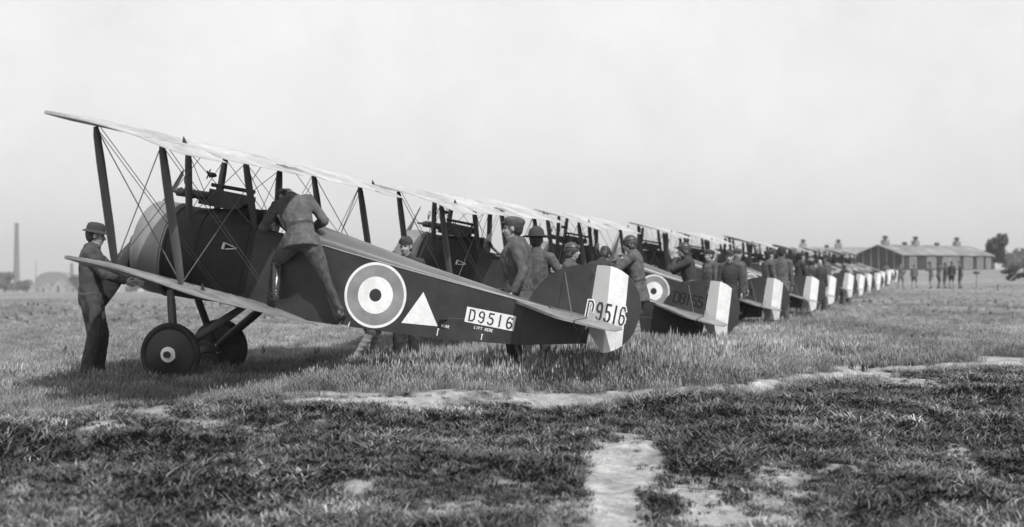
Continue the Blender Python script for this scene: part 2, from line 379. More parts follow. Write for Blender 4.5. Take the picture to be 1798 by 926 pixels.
def make_biplane():
    root = empty('biplane', BASE, RB.transposed())
    def B(mb, name, mats, parent=root): return mb.build(name, mats, parent, OFF)
    # fuselage: open box of sides and belly
    mb = MB(); xs = [-.52, -.7, -.9, -1.15, -1.3, -1.65, -2.0, -2.4, -2.77, -3.1, -3.45, -3.74, -4.1, -4.43]
    for sgn in (1, -1): mb.loft([[(x, sgn * p[0], p[1]) for p in half_section(x)[:10]] for x in xs], False, False)
    for x0 in (-.9, -2.0, -3.1): pass
    mb.add([(-4.43, y, z) for y in (-fw(-4.43), fw(-4.43)) for z in (zb(-4.43), zl(-4.43))], [(0, 1, 3, 2)], 0, False)
    B(mb, 'fuselage', FAB)
    mb = MB()
    mb.add([(-1.16, s * p[0] * .97, p[1]) for s in (1,) for p in half_section(-1.16)] + [(-1.16, -p[0] * .97, p[1]) for p in reversed(half_section(-1.16))], [tuple(range(36))], 0, False)
    mb.box((-.85, 0, .70), (.8, .6, .02)); mb.box((-1.02, 0, 1.0), (.08, .46, .5)); mb.box((-.86, 0, .86), (.34, .46, .06))
    B(mb, 'cockpit_interior', DARK)
    mb = MB(); fx = [.43, .2, 0, -.2, -.4, -.58]
    secs = []
    for x in fx:
        h = half_section(x, smooth01(-.5, .43, x)); secs.append([(x, p[0], p[1]) for p in h] + [(x, -p[0], p[1]) for p in reversed(h[1:-1])])
    mb.loft(secs); B(mb, 'forward_fuselage', METP)
    mb = MB()                                               # panel joints of the forward fuselage stand proud
    for x in (.40, .06, -.5):
        h = half_section(x, smooth01(-.5, .43, x)); 
        mb.tube([(x, p[0] * 1.006, (p[1] - 1.1) * 1.006 + 1.1) for p in h[3:]], .008, 5)
        mb.tube([(x, -p[0] * 1.006, (p[1] - 1.1) * 1.006 + 1.1) for p in h[3:]], .008, 5)
    B(mb, 'panel_band', METP)
    mb = MB(); xt = [-1.16, -1.3, -1.5, -1.75, -2.0, -2.4, -2.8, -3.2, -3.5, -3.8, -3.95]
    def dk(x):
        w, lo, t = fw(x), zl(x), max(zt(x), zl(x) + .01)
        return [(x, w * math.cos(a) * 1.0, lo + .004 + (t - lo) * (math.sin(a) ** .9)) for a in np.linspace(0, math.pi, 17)]
    mb.loft([dk(x) for x in xt], False, False); B(mb, 'turtledeck', DECKLIT)
    mb = MB()
    for s in (1, -1): mb.tube([(x, s * (fw(x) + .003), zl(x)) for x in xt], .007, 5)
    B(mb, 'longeron_seam', BRIGHT)
    mb = MB(); co = [(-.57, 0, 1.725), (-.58, .2, 1.70), (-.62, .34, 1.60), (-.72, .392, 1.535), (-.9, .395, 1.52), (-1.06, .385, 1.535), (-1.14, .33, 1.61), (-1.17, .18, 1.69), (-1.175, 0, 1.71)]
    mb.tube(co + [(p[0], -p[1], p[2]) for p in reversed(co[:-1])], .024, 8); B(mb, 'cockpit_coaming', LEATH)
    mb = MB(); mb.loft([[(-.56 - .05 * k, y, 1.70 + .13 * k) for y in np.linspace(-.14, .14, 5)] for k in (0, 1)], False, False); B(mb, 'windscreen', GLASS)
    # engine cowl
    mb = MB(); prof = [(.47, .43), (.535, .43), (.54, .5), (.54, .66), (.525, .74), (.49, .80), (.44, .835), (.38, .848), (.345, .842), (.33, .82), (.33, .70)]
    mb.lathe(prof, (0, 0, 1.1), 'x', 40); B(mb, 'cowling', COWL)
    mb = MB(); mb.lathe([(.541, .45), (.549, .455), (.549, .485), (.541, .49)], (0, 0, 1.1), 'x', 40)
    B(mb, 'cowl_band', COWL)
    mb = MB()
    for k in range(9):
        a = 2 * math.pi * k / 9; rot = Matrix.Rotation(a, 3, 'X')
        for q in range(5): mb.tube([rot @ Vector((.62, 0, .13 + q * .065)) + Vector((0, 0, 1.1)), rot @ Vector((.62, 0, .165 + q * .065)) + Vector((0, 0, 1.1))], .075, 8)
    mb.lathe([(.0, .74), (.1, .73), (.14, .68), (.14, .5), (0, .5)], (0, 0, 1.1), 'x', 16); B(mb, 'engine', STEEL)
    # propeller
    mb = MB(); secs = []
    for t in np.linspace(-1.3, 1.3, 27):
        u = abs(t) / 1.3; w = .065 + .07 * math.sin(min(1, u * 1.35) * math.pi * .62) ** 1.2 if u < .93 else .065 + .07 * math.sin(min(1, .93 * 1.35) * math.pi * .62) ** 1.2 * math.sqrt(max(.02, 1 - ((u - .93) / .07) ** 2))
        th = .055 * (1 - .8 * u); tw = R_(58 - 42 * u) * (1 if t >= 0 else -1)
        ring = []
        for j in range(12):
            a = 2 * math.pi * j / 12; p = Vector((th * math.cos(a) * .8, w * math.sin(a), 0))
            p = Matrix.Rotation(tw, 3, 'Z') @ p; ring.append(Vector((p.x, p.y, t)))
        secs.append(ring)
    PR = Matrix.Rotation(R_(-132), 3, 'X')
    mb.loft([[PR @ p + Vector((.96, 0, 1.1)) for p in s] for s in secs])
    pr = B(mb, 'propeller', PROPM)
    mb = MB(); mb.lathe([(0, 1.03), (.07, 1.02), (.105, .99), (.105, .925), (.05, .9), (.05, .6)], (0, 0, 1.1), 'x', 16); B(mb, 'propeller_hub', STEEL, pr)
    # upper wing with cut-out and ailerons
    AI = 2.86; HX = -.72
    def xleu(y): return .305 - .24 * tip_in(y)
    def xtefull(y): return .305 - CH + .30 * tip_in(y)
    def xteu(y):
        a = abs(y)
        if a < .55: return -.62 - .12 * (a / .55) ** 3
        return xtefull(y) if a < AI else max(HX, xtefull(y))
    yy = [-t for t in reversed(TIPY)] + ys_(-3.8, -AI - .003, 12) + ys_(-AI, -.553, 40) + ys_(-.55, .55, 17) + ys_(.553, AI, 40) + ys_(AI + .003, 3.8, 12) + TIPY
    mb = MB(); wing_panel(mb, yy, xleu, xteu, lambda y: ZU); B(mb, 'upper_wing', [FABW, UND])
    def aileron(s, low):
        mb = MB(); ya = [s * t for t in ys_(AI + .02, 3.8, 12) + TIPY[:-1]]
        dx = STAG if low else 0
        dro = 0 if low else .085
        zc = (lambda y: zlow(y)) if low else (lambda y: ZU)
        xh = HX - dx - .012
        wing_panel(mb, ya, lambda y: xh, lambda y: min(xtefull(y) - dx, xh - .01), zc, c0=.305 - dx)
        rt = Matrix.Rotation(dro, 3, 'Y')                    # drooped about its hinge
        zz = lambda y: zc(y) - .02
        mb.v = [tuple((rt.transposed() @ Vector((v[0] - xh, 0, v[2] - zz(v[1])))) + Vector((xh, v[1], zz(v[1])))) if False else
                (xh + (v[0] - xh), v[1], v[2] + (v[0] - xh) * math.tan(dro)) for v in mb.v]
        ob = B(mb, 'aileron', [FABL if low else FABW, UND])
        mb = MB(); hz = (zlow(3.3) if low else ZU) + .05
        mb.add([(xh - .02, s * 3.3, hz - .05), (xh - .07, s * 3.3, hz - .05), (xh - .02, s * 3.3, hz + .012), (xh - .02, s * 3.312, hz - .05), (xh - .07, s * 3.312, hz - .05), (xh - .02, s * 3.312, hz + .012)],
               [(0, 1, 2), (3, 5, 4), (0, 3, 4, 1), (1, 4, 5, 2), (2, 5, 3, 0)], 0, False)
        B(mb, 'control_horn', STEEL, ob)
    for s in (1, -1):
        aileron(s, False); aileron(s, True)
        mb = MB(); yl = [s * t for t in ys_(.37, AI, 40) + ys_(AI + .003, 3.8, 12) + TIPY]
        wing_panel(mb, yl, lambda y: .305 - STAG - .24 * tip_in(y), lambda y: (xtefull(y) if abs(y) < AI else max(HX, xtefull(y))) - STAG, zlow, c0=.305 - STAG)
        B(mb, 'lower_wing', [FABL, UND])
    # struts
    XF, XR = .10, -.575
    YS = 3.356
    def up_pt(x, y): return Vector((x, y, ZU - (.305 - x - .2) * math.sin(WINC) - .005))
    def lo_pt(x, y): return Vector((x - STAG, y, zlow(y) - (.305 - x - .2) * math.sin(WINC) + .06))
    fa = (1, 0, 0)
    def strut(a, b, ch, th, name, taper=.55):
        a, b = Vector(a), Vector(b); mb = MB(); ts = [0, .06, .25, .5, .75, .94, 1]; rr = [taper, .85, 1, 1, 1, .85, taper]
        mb.tube([a.lerp(b, t) for t in ts], [(ch * r, th * r) for r in rr], 10, up=fa); return B(mb, name, STRUT)
    for s in (1, -1):
        for x in (XF, XR):
            strut(up_pt(x, s * YS), lo_pt(x, s * YS), .045, .018, 'interplane_strut')
        strut((.31, s * .58, 2.27), (.22, s * .40, 1.50), .044, .02, 'cabane_strut')
        strut((-.38, s * .58, 2.245), (-.56, s * .37, 1.52), .044, .02, 'cabane_strut')
    # bracing wires
    def wire(a, b, r=.0042, n=1):
        mb = MB(); mb.tube([a, b], r, 5); B(mb, 'bracing_wire', WIRE)
    for s in (1, -1):
        U = {k: up_pt(x, s * YS) for k, x in (('f', XF), ('r', XR))}; Lw = {k: lo_pt(x, s * YS) for k, x in (('f', XF), ('r', XR))}
        ur = {k: up_pt(x, s * .58) for k, x in (('f', XF), ('r', XR))}; lr = {k: Vector((x - STAG, s * .40, .70)) for k, x in (('f', XF), ('r', XR))}
        for k in 'fr':
            wire(U[k], lr[k]); wire(U[k] + Vector((-.05, 0, 0)), lr[k] + Vector((-.05, 0, 0))); wire(ur[k], Lw[k])
        wire(U['f'], Lw['r'], .0055); wire(U['r'], Lw['f'], .0055)
        wire((.31, s * .58, 2.25), (-.56, s * .38, 1.53)); wire((-.38, s * .58, 2.23), (.22, s * .41, 1.52))
        wire((.31, s * .58, 2.25), (.24, -s * .40, 1.55)); wire((-.38, s * .58, 2.23), (-.54, -s * .37, 1.55))
    # undercarriage
    for s in (1, -1):
        strut((.30, s * .36, .66), (.03, s * .60, .06), .05, .022, 'undercarriage_strut', .8); strut((-.60, s * .37, .65), (-.03, s * .60, .05), .05, .022, 'undercarriage_strut', .8)
    mb = MB(); mb.tube([(0, -.80, 0), (0, .80, 0)], .024, 8); B(mb, 'axle', STEEL)
    mb = MB(); mb.tube([(0, -.58, .0), (0, .58, .0)], [(.11, .03)] * 2, 12, up=fa); B(mb, 'axle_fairing', STRUT)
    wire((.1, .5, .3), (-.05, -.55, .06)); wire((.1, -.5, .3), (-.05, .55, .06))
    for s in (1, -1):
        mb = MB(); prof = []
        for j in range(15):
            a = 2 * math.pi * j / 14; prof.append((.3125 + .0375 * math.cos(a), .0375 * math.sin(a)))
        mb.lathe(prof, (0, s * .75, 0), 'y', 40); wh = B(mb, 'wheel', TYRE)
        mb = MB(); mb.lathe([(.285, .0), (.285, s * .012), (.28, s * .03), (.2, s * .052), (.1, s * .075), (.092, s * .077)], (0, s * .75, 0), 'y', 40)
        mb.lathe([(.285, 0), (.28, -s * .025), (.06, -s * .05)], (0, s * .75, 0), 'y', 40)
        B(mb, 'wheel_disc', WDISC, wh)
        mb = MB(); mb.lathe([(.086, s * .0785), (.04, s * .09), (.038, s * .091)], (0, s * .75, 0), 'y', 30); B(mb, 'hub_disc', HUBW, wh)
        mb = MB(); mb.lathe([(.0385, s * .09), (.038, s * .12), (.0, s * .122)], (0, s * .75, 0), 'y', 16); B(mb, 'hub_cap', STEEL, wh)
        mb = MB(); mb.lathe([(.278, s * .034), (.285, s * .036), (.291, s * .03)], (0, s * .75, 0), 'y', 40); B(mb, 'wheel_rim', METP, wh)
    # tail
    zt_ = 1.285
    TP = [(-3.56, .06), (-3.62, .2), (-4.14, 1.1), (-4.21, 1.2), (-4.30, 1.25)]
    def tailplane(mb, out, th=.028):
        n = len(out); zf = lambda x: zt_ - .03 * (abs(x) - 3.6)
        for s in (1, -1):
            up = [(x, s * y, zf(x) + (th if 0 < i < n - 1 else th)) for i, (x, y) in enumerate(out)]; lo = [(x, s * y, zf(x)) for x, y in out]
            mb.add(up, [tuple(range(n))], 0, False); mb.add(lo, [tuple(range(n))], 1, False)
            mb.add(up + lo, [(i, (i + 1) % n, n + (i + 1) % n, n + i) for i in range(n)], 0, True)
    mb = MB(); tailplane(mb, TP + [(-4.40, 1.25), (-4.40, .03), (-3.56, .03)]); B(mb, 'tailplane', [FABL, UND])
    for s in (1, -1):
        mb = MB(); out = [(-4.42, .05), (-4.42, 1.25), (-4.6, 1.26), (-4.76, 1.20), (-4.83, 1.08), (-4.84, .5), (-4.80, .22), (-4.62, .07)]
        n = len(out); zf = lambda x: zt_ - .03 * (abs(x) - 3.6)
        up = [(x, s * y, zf(x) + .026 - .018 * smooth01(4.5, 4.8, -x)) for x, y in out]; lo = [(x, s * y, zf(x)) for x, y in out]
        mb.add(up, [tuple(range(n))], 0, False); mb.add(lo, [tuple(range(n))], 1, False); mb.add(up + lo, [(i, (i + 1) % n, n + (i + 1) % n, n + i) for i in range(n)], 0, False)
        el = B(mb, 'elevator', [FABL, UND])
        mb = MB(); mb.add([(-4.44, s * .42, zt_ - .12), (-4.44, s * .42, zt_ + .14), (-4.54, s * .42, zt_ + .01), (-4.44, s * .43, zt_ - .12), (-4.44, s * .43, zt_ + .14), (-4.54, s * .43, zt_ + .01)],
                          [(0, 1, 2), (3, 5, 4), (0, 3, 4, 1), (1, 4, 5, 2), (2, 5, 3, 0)], 0, False); B(mb, 'control_horn', BRIGHT, el)
        mb = MB(); mb.tube([(-4.05, s * .03, 1.72), (-4.3, s * .62, zt_)], .006, 5); B(mb, 'tail_wire', WIRE)
        mb = MB(); mb.tube([(-4.42, s * .03, 1.0), (-4.3, s * .9, zt_)], .009, 5); B(mb, 'tail_strut', STEEL)
        mb = MB(); mb.tube([(-3.66, s * (fw(-3.66) + .004), 1.08), (-4.44, s * .42, zt_ - .11)], .003, 4); B(mb, 'control_cable', WIRE)
    fin = [(-3.70, 1.33), (-3.74, 1.44), (-3.80, 1.55), (-3.89, 1.67), (-4.0, 1.755), (-4.13, 1.815), (-4.25, 1.848), (-4.345, 1.86), (-4.40, 1.30)]
    mb = MB(); n = len(fin)
    for s in (1, -1): mb.add([(x, s * .018, z) for x, z in fin], [tuple(range(n))], 0, False)
    mb.add([(x, .018, z) for x, z in fin] + [(x, -.018, z) for x, z in fin], [(i, (i + 1) % n, n + (i + 1) % n, n + i) for i in range(n)], 0, True)
    B(mb, 'fin', FAB)
    # rudder: three painted stripes, rounded outline
    mb = MB(); bounds = [(-4.358, -4.538, 0), (-4.538, -4.742, 1), (-4.742, -4.945, 2)]
    first = None
    for a, b, mi in bounds:
        ss = np.linspace(a, b, 8); rows = []
        for s in ss:
            zt1 = rud_edge(s, RUD_TOP); zb1 = rud_edge(s, RUD_BOT)
            if zt1 is None: zt1 = 1.47
            if zb1 is None: zb1 = 1.44 if s < -4.8 else 1.2
            th = RTH * (1 - .6 * smooth01(-4.6, -4.95, s) if s < -4.6 else 1)
            rows.append((s, zt1, zb1, RTH))
        for r0, r1 in zip(rows[:-1], rows[1:]):
            q = lambda r, top, sg: (hx(r[0], r[1] if top else r[2]), sg * r[3], r[1] if top else r[2])
            for sg in (1, -1): mb.add([q(r0, 1, sg), q(r1, 1, sg), q(r1, 0, sg), q(r0, 0, sg)], [(0, 1, 2, 3)], mi, False)
            for tp in (0, 1): mb.add([q(r0, tp, 1), q(r1, tp, 1), q(r1, tp, -1), q(r0, tp, -1)], [(0, 1, 2, 3)], mi, False)
    B(mb, 'rudder', [RUDG, WHITE, REDP])
    for z in (1.75, 1.25):
        mb = MB(); mb.box((hx(-4.352, z), 0, z), (.03, .06, .05)); B(mb, 'rudder_hinge', STEEL)
    mb = MB(); mb.tube([(-3.62, .0, .88), (-3.72, 0, .72), (-4.02, 0, .50), (-4.16, 0, .47)], [(.025, .02), (.022, .018), (.02, .016), (.02, .022)], 8); B(mb, 'tail_skid', STRUT)
    # guns, sight, pump
    for s in (.13, -.13):
        mb = MB(); mb.tube([(.56, s, 1.765), (.54, s, 1.765), (.53, s, 1.765), (.12, s, 1.79)], [.018, .03, .048, .048], 12); mb.tube([(.64, s, 1.765), (.56, s, 1.765)], .016, 8)
        for k in range(7): mb.lathe([(.047, .50 - k * .055), (.053, .495 - k * .055), (.053, .485 - k * .055), (.047, .48 - k * .055)], (0, s, 1.775), 'x', 12)
        mb.box((-.06, s, 1.80), (.40, .075, .15)); mb.box((-.28, s, 1.82), (.06, .06, .10)); mb.box((.0, s, 1.73), (.5, .05, .10))
        B(mb, 'machine_gun', STEEL)
    mb = MB(); mb.tube([(.50, .0, 1.93) for _ in (0,)] + [(.50, .0, 1.80)], .007, 6)
    ring = [(.50, .065 * math.cos(a), 1.93 + .065 * math.sin(a)) for a in np.linspace(0, 2 * math.pi, 17)]
    mb.tube(ring, .006, 5); mb.tube([(.50, -.06, 1.93), (.50, .06, 1.93)], .003, 4); B(mb, 'ring_sight', STEEL)
    mb = MB(); mb.tube([(-.35, .02, 1.93), (.18, .02, 1.92)], .022, 10); mb.box((.1, .02, 1.87), (.03, .03, .1)); mb.box((-.28, .02, 1.87), (.03, .03, .1)); B(mb, 'tube_sight', STEEL)
    mb = MB(); mb.ell((.285, -.2, 2.03), (.06, .03, .03))
    for k in range(2):
        a = k * math.pi / 2 + .5; mb.tube([(.33, -.2 + .065 * math.cos(a), 2.03 + .065 * math.sin(a)), (.33, -.2 - .065 * math.cos(a), 2.03 - .065 * math.sin(a))], [(.006, .014)] * 2, 6, up=fa)
    B(mb, 'wind_driven_pump', STEEL)
    # side fittings
    mb = MB(); vy = .50
    mb.tube([(-.262, .45, 1.315), (-.255, .455, 1.24)], .016, 6); mb.tube([(-.262, .445, 1.315), (-.405, .42, 1.28)], .0065, 6); mb.tube([(-.28, .445, 1.245), (-.405, .42, 1.275)], .0065, 6)
    B(mb, 'white_edged_scoop', WHITE)
    mb = MB(); mb.box((-1.77, .33, .665), (.13, .06, .018)); mb.tube([(-1.72, .30, .72), (-1.72, .345, .66)], .008, 6); mb.tube([(-1.82, .30, .72), (-1.82, .345, .66)], .008, 6); B(mb, 'foot_step', BRIGHT)
    mb = MB(); mb.tube([(-2.82, fw(-2.82) - .02, .95), (-2.83, fw(-2.82) + .05, .95), (-2.89, fw(-2.82) + .055, .96)], [.03, .028, .018], 8); B(mb, 'cable_fairlead', STEEL)
    mb = MB(); mb.tube([(x, fw(x) + .0, z) for x, z in ((-2.86, .96), (-3.06, 1.0), (-3.3, 1.03), (-3.62, 1.075))], .0036, 5); B(mb, 'control_cable', WIRE)
    mb = MB(); mb.tube([(-3.70, fw(-3.70) + .001, z) for z in np.linspace(zb(-3.7) + .01, zl(-3.7), 6)], .006, 5); B(mb, 'laced_seam', LEATH)
    # painted markings
    mb = MB(); cx, cz = -2.043, 1.067
    disc(mb, cx, cz, 0, .072, side, 2, .94, o=.0005); disc(mb, cx, cz, .072, .208, side, 1, .94, o=.0005); disc(mb, cx, cz, .208, .338, side, 0, .94, o=.0005); disc(mb, cx, cz, .338, .368, side, 1, .94, o=.0005)
    for v in mb.v[:]: pass
    B(mb, 'roundel', [BLUEP, WHITE, INK])
    mb = MB(); T = [(-2.562, 1.205), (-2.385, .822), (-2.79, .862)]
    for i in range(8):
        a0, a1 = i / 8, (i + 1) / 8
        L = lambda t: (T[0][0] + (T[1][0] - T[0][0]) * t, T[0][1] + (T[1][1] - T[0][1]) * t); Rr = lambda t: (T[0][0] + (T[2][0] - T[0][0]) * t, T[0][1] + (T[2][1] - T[0][1]) * t)
        pts = [L(a0), L(a1), Rr(a1), Rr(a0)] if i else [L(0), L(a1), Rr(a1)]
        mb.add([side(x, z) for x, z in pts], [tuple(range(len(pts)))], 0, False)
    B(mb, 'white_triangle', WHITE)
    return root

def serial_fittings(root):
    mb = MB(); x0, x1 = -3.07, -3.62
    for i in range(6):
        a, b = x0 + (x1 - x0) * i / 6, x0 + (x1 - x0) * (i + 1) / 6
        mb.add([side(a, 1.142), side(b, 1.142), side(b, .972), side(a, .972)], [(0, 1, 2, 3)], 0, False)
    p = mb.build('serial_panel', WHITE, root, OFF)
    mb = MB(); text_mesh(mb, 'D9516', -3.112, .995, .122, .1045, .017, side, STENCIL, .002); mb.build('serial_lettering', INK, p, OFF)
    mb = MB(); text_mesh(mb, 'LIFT', -3.19, .918, .028, .024, .006, side); text_mesh(mb, 'HERE', -3.31, .918, .028, .024, .006, side)
    for xx in (-3.29,):
        mb.add([side(xx + .012, .875), side(xx - .012, .875), side(xx, .848)], [(0, 1, 2)], 0, False); mb.add([side(xx + .005, .86, .0006), side(xx - .005, .86, .0006), side(xx - .005, .81, .0006), side(xx + .005, .81, .0006)], [(0, 1, 2, 3)], 0, False)
    mb.build('lifting_mark', WHITE, root, OFF)
    mb = MB(); text_mesh(mb, 'HERE', -2.83, .868, .024, .024, .006, side)
    mb.add([side(-2.79, .84), side(-2.815, .84), side(-2.80, .815)], [(0, 1, 2)], 0, False); mb.add([side(-2.795, .825, .0006), side(-2.805, .825, .0006), side(-2.805, .76, .0006), side(-2.795, .76, .0006)], [(0, 1, 2, 3)], 0, False)
    mb.build('lifting_mark', WHITE, root, OFF)
    XL = [-4.374, -4.474, -4.572, -4.655, -4.735]
    mb = MB()
    for k, ch in ((0, 'D'), (4, '6')): text_mesh(mb, ch, XL[k], 1.275, .19, .1, .042, rud, GL, .0, xs=.62)
    text_mesh(mb, '1', XL[3] - .004, 1.275, .19, .1, .034, rud, GL, .0, xs=.62)
    a = mb.build('serial_outline', WHITE, root, OFF)
    mb = MB()
    for k, ch in enumerate('D9516'): text_mesh(mb, ch, XL[k], 1.275, .19, .1, .017 if k in (0, 4) else .021, rud, GL, .003, xs=.62)
    mb.build('serial_lettering', INK, root, OFF)
def fin_lettering(root, txt):
    mb = MB(); text_mesh(mb, txt, -3.86, 1.40, .17, .098, .024, lambda x, z, o=0: (x, .0205 + o, z), GL, .0); mb.build('serial_lettering', mat('faded_black_letters', .017, .8, .1, 20, spec=.1), root, OFF)

def children(o, allo): return [c for c in allo if c.parent == o]
P1 = make_biplane()
kids = [(c, [g for g in COL.objects if g.parent == c]) for c in COL.objects if c.parent == P1]
RHO = R_(15.72); SP = 8.667
LABELS = {1: 'second biplane from the near end of the row, with dark serial letters on its dark fin', 2: 'third biplane from the near end of the row, with a man in front of its tail',
          3: 'fourth biplane from the near end of the row, beside two airmen back to back', 4: 'fifth biplane from the near end of the row'}
ORD = ['', 'second', 'third', 'fourth', 'fifth', 'sixth', 'seventh', 'eighth', 'ninth', 'tenth', 'eleventh', 'twelfth', 'thirteenth', 'last and farthest']
SMALL = ('control_cable', 'tail_strut', 'rudder_hinge', 'cable_fairlead', 'foot_step', 'white_edged_scoop', 'panel_band', 'engine', 'tube_sight', 'ring_sight', 'cockpit_interior', 'longeron_seam')
planes = [P1]
YAWS = [0, -2.2, -.8, .6, -1.2, .9, -.6, 1.0, -1, .5, -.7, .8, -.4, .3]; DROP = [0, .12, .07, .05, .03] + [0] * 9; PITCH = [0, 1.3, .9, .8, .6, .5, .7, .5, .6, .4, .5, .4, .5, .4]; ROLLS = [0, -.9, -.9, -.8, -1.1, -.7, -1.0, -.6, -.9, -.8, -1.0, -.6, -.9, -.8]; RUDD = [0, 3, -6, 2, 7, -3, 1, -8, 4, -2, 5, -5, 2, 0]
for k in range(1, 14):
    r = P1.copy(); COL.objects.link(r)
    x = BASE.x + k * SP * math.sin(RHO) + random.uniform(-.1, .1); y = BASE.y + k * SP * math.cos(RHO)
    r.matrix_world = Matrix.Translation((x, y, ground_z(x, y) - DROP[k])) @ Matrix.Rotation(R_(YAWS[k]), 4, 'Z') @ RB.transposed().to_4x4() @ Matrix.Rotation(R_(ROLLS[k]), 4, 'X') @ Matrix.Rotation(R_(-PITCH[k]), 4, 'Y')
    for c, gs in kids:
        if k > 4 and c.name.split('.')[0] in SMALL: continue
        if k > 6 and c.name.split('.')[0] == 'bracing_wire': continue
        d = c.copy(); COL.objects.link(d); d.parent = r
        if c.name.startswith('rudder') and 'hinge' not in c.name:
            pv = Vector((-4.37, 0, 1.5)) + OFF; d.matrix_local = Matrix.Translation(pv) @ Matrix.Rotation(R_(RUDD[k]), 4, Vector((.1, 0, 1))) @ Matrix.Translation(-pv)
        for g in gs:
            if k > 6: continue
            e = g.copy(); COL.objects.link(e); e.parent = d
    tag(r, ORD[k] + ' biplane from the near end of the parked row', 'biplane', 'biplanes parked in a long row')
    planes.append(r)
planes[1]['label'] = 'second biplane in the row, dark serial on its fin and pale striped rudder'
planes[13]['label'] = 'last and farthest biplane at the end of the parked row, nearest the huts'
tag(P1, 'nearest dark biplane with white D9516 panel, roundel and white triangle on its fuselage', 'biplane', 'biplanes parked in a long row')
serial_fittings(P1); fin_lettering(planes[1], 'D8155'); fin_lettering(planes[2], 'B24')


# ------------------------------------------------------------------ people: one continuous remeshed body each, hats and gear as children
SKIN = mat('sunburnt_skin', .28, .55, .08, 20); DRILL = mat('faded_drill_cloth', .07, .9, .3, 18, .4, 45, amp2=.28, sc2=6)
SERGE = mat('dark_serge_cloth', .032, .9, .22, 14, .25, 60, amp2=.15, sc2=5); KHAKI = mat('khaki_cloth', .082, .9, .28, 18, .4, 45, amp2=.28, sc2=6)
DENIM = mat('worn_denim', .05, .9, .3, 12, .25, 60, amp2=.25, sc2=4); BOOT = mat('polished_boot_leather', .04, .25, .3, 10, spec=.7); HAIR = mat('dark_hair', .025, .6, .2, 40)
PUT = mat('wound_puttee_cloth', .22, .9, .2, 30, .3, 40); FELT = mat('hat_felt', .035, .9, .2, 14); LFELT = mat('pale_hat_cloth', .16, .9, .2, 14); EYE = mat('eye_dark', .03, .4, .1, 9)
def ik(a, b, l1, l2, pole):
    a, b, pole = Vector(a), Vector(b), Vector(pole); d = b - a; L = min(max(d.length, .05), (l1 + l2) * .998); d = d.normalized()
    b = a + d * L; c = (l1 * l1 - l2 * l2 + L * L) / (2 * L); h = math.sqrt(max(0, l1 * l1 - c * c)); p = pole - d * pole.dot(d)
    if p.length < 1e-4: p = d.orthogonal()
    return a + d * c + p.normalized() * h, b
TAGS = ('skin', 'jacket', 'trousers', 'boot', 'hair', 'eye', 'cuff')
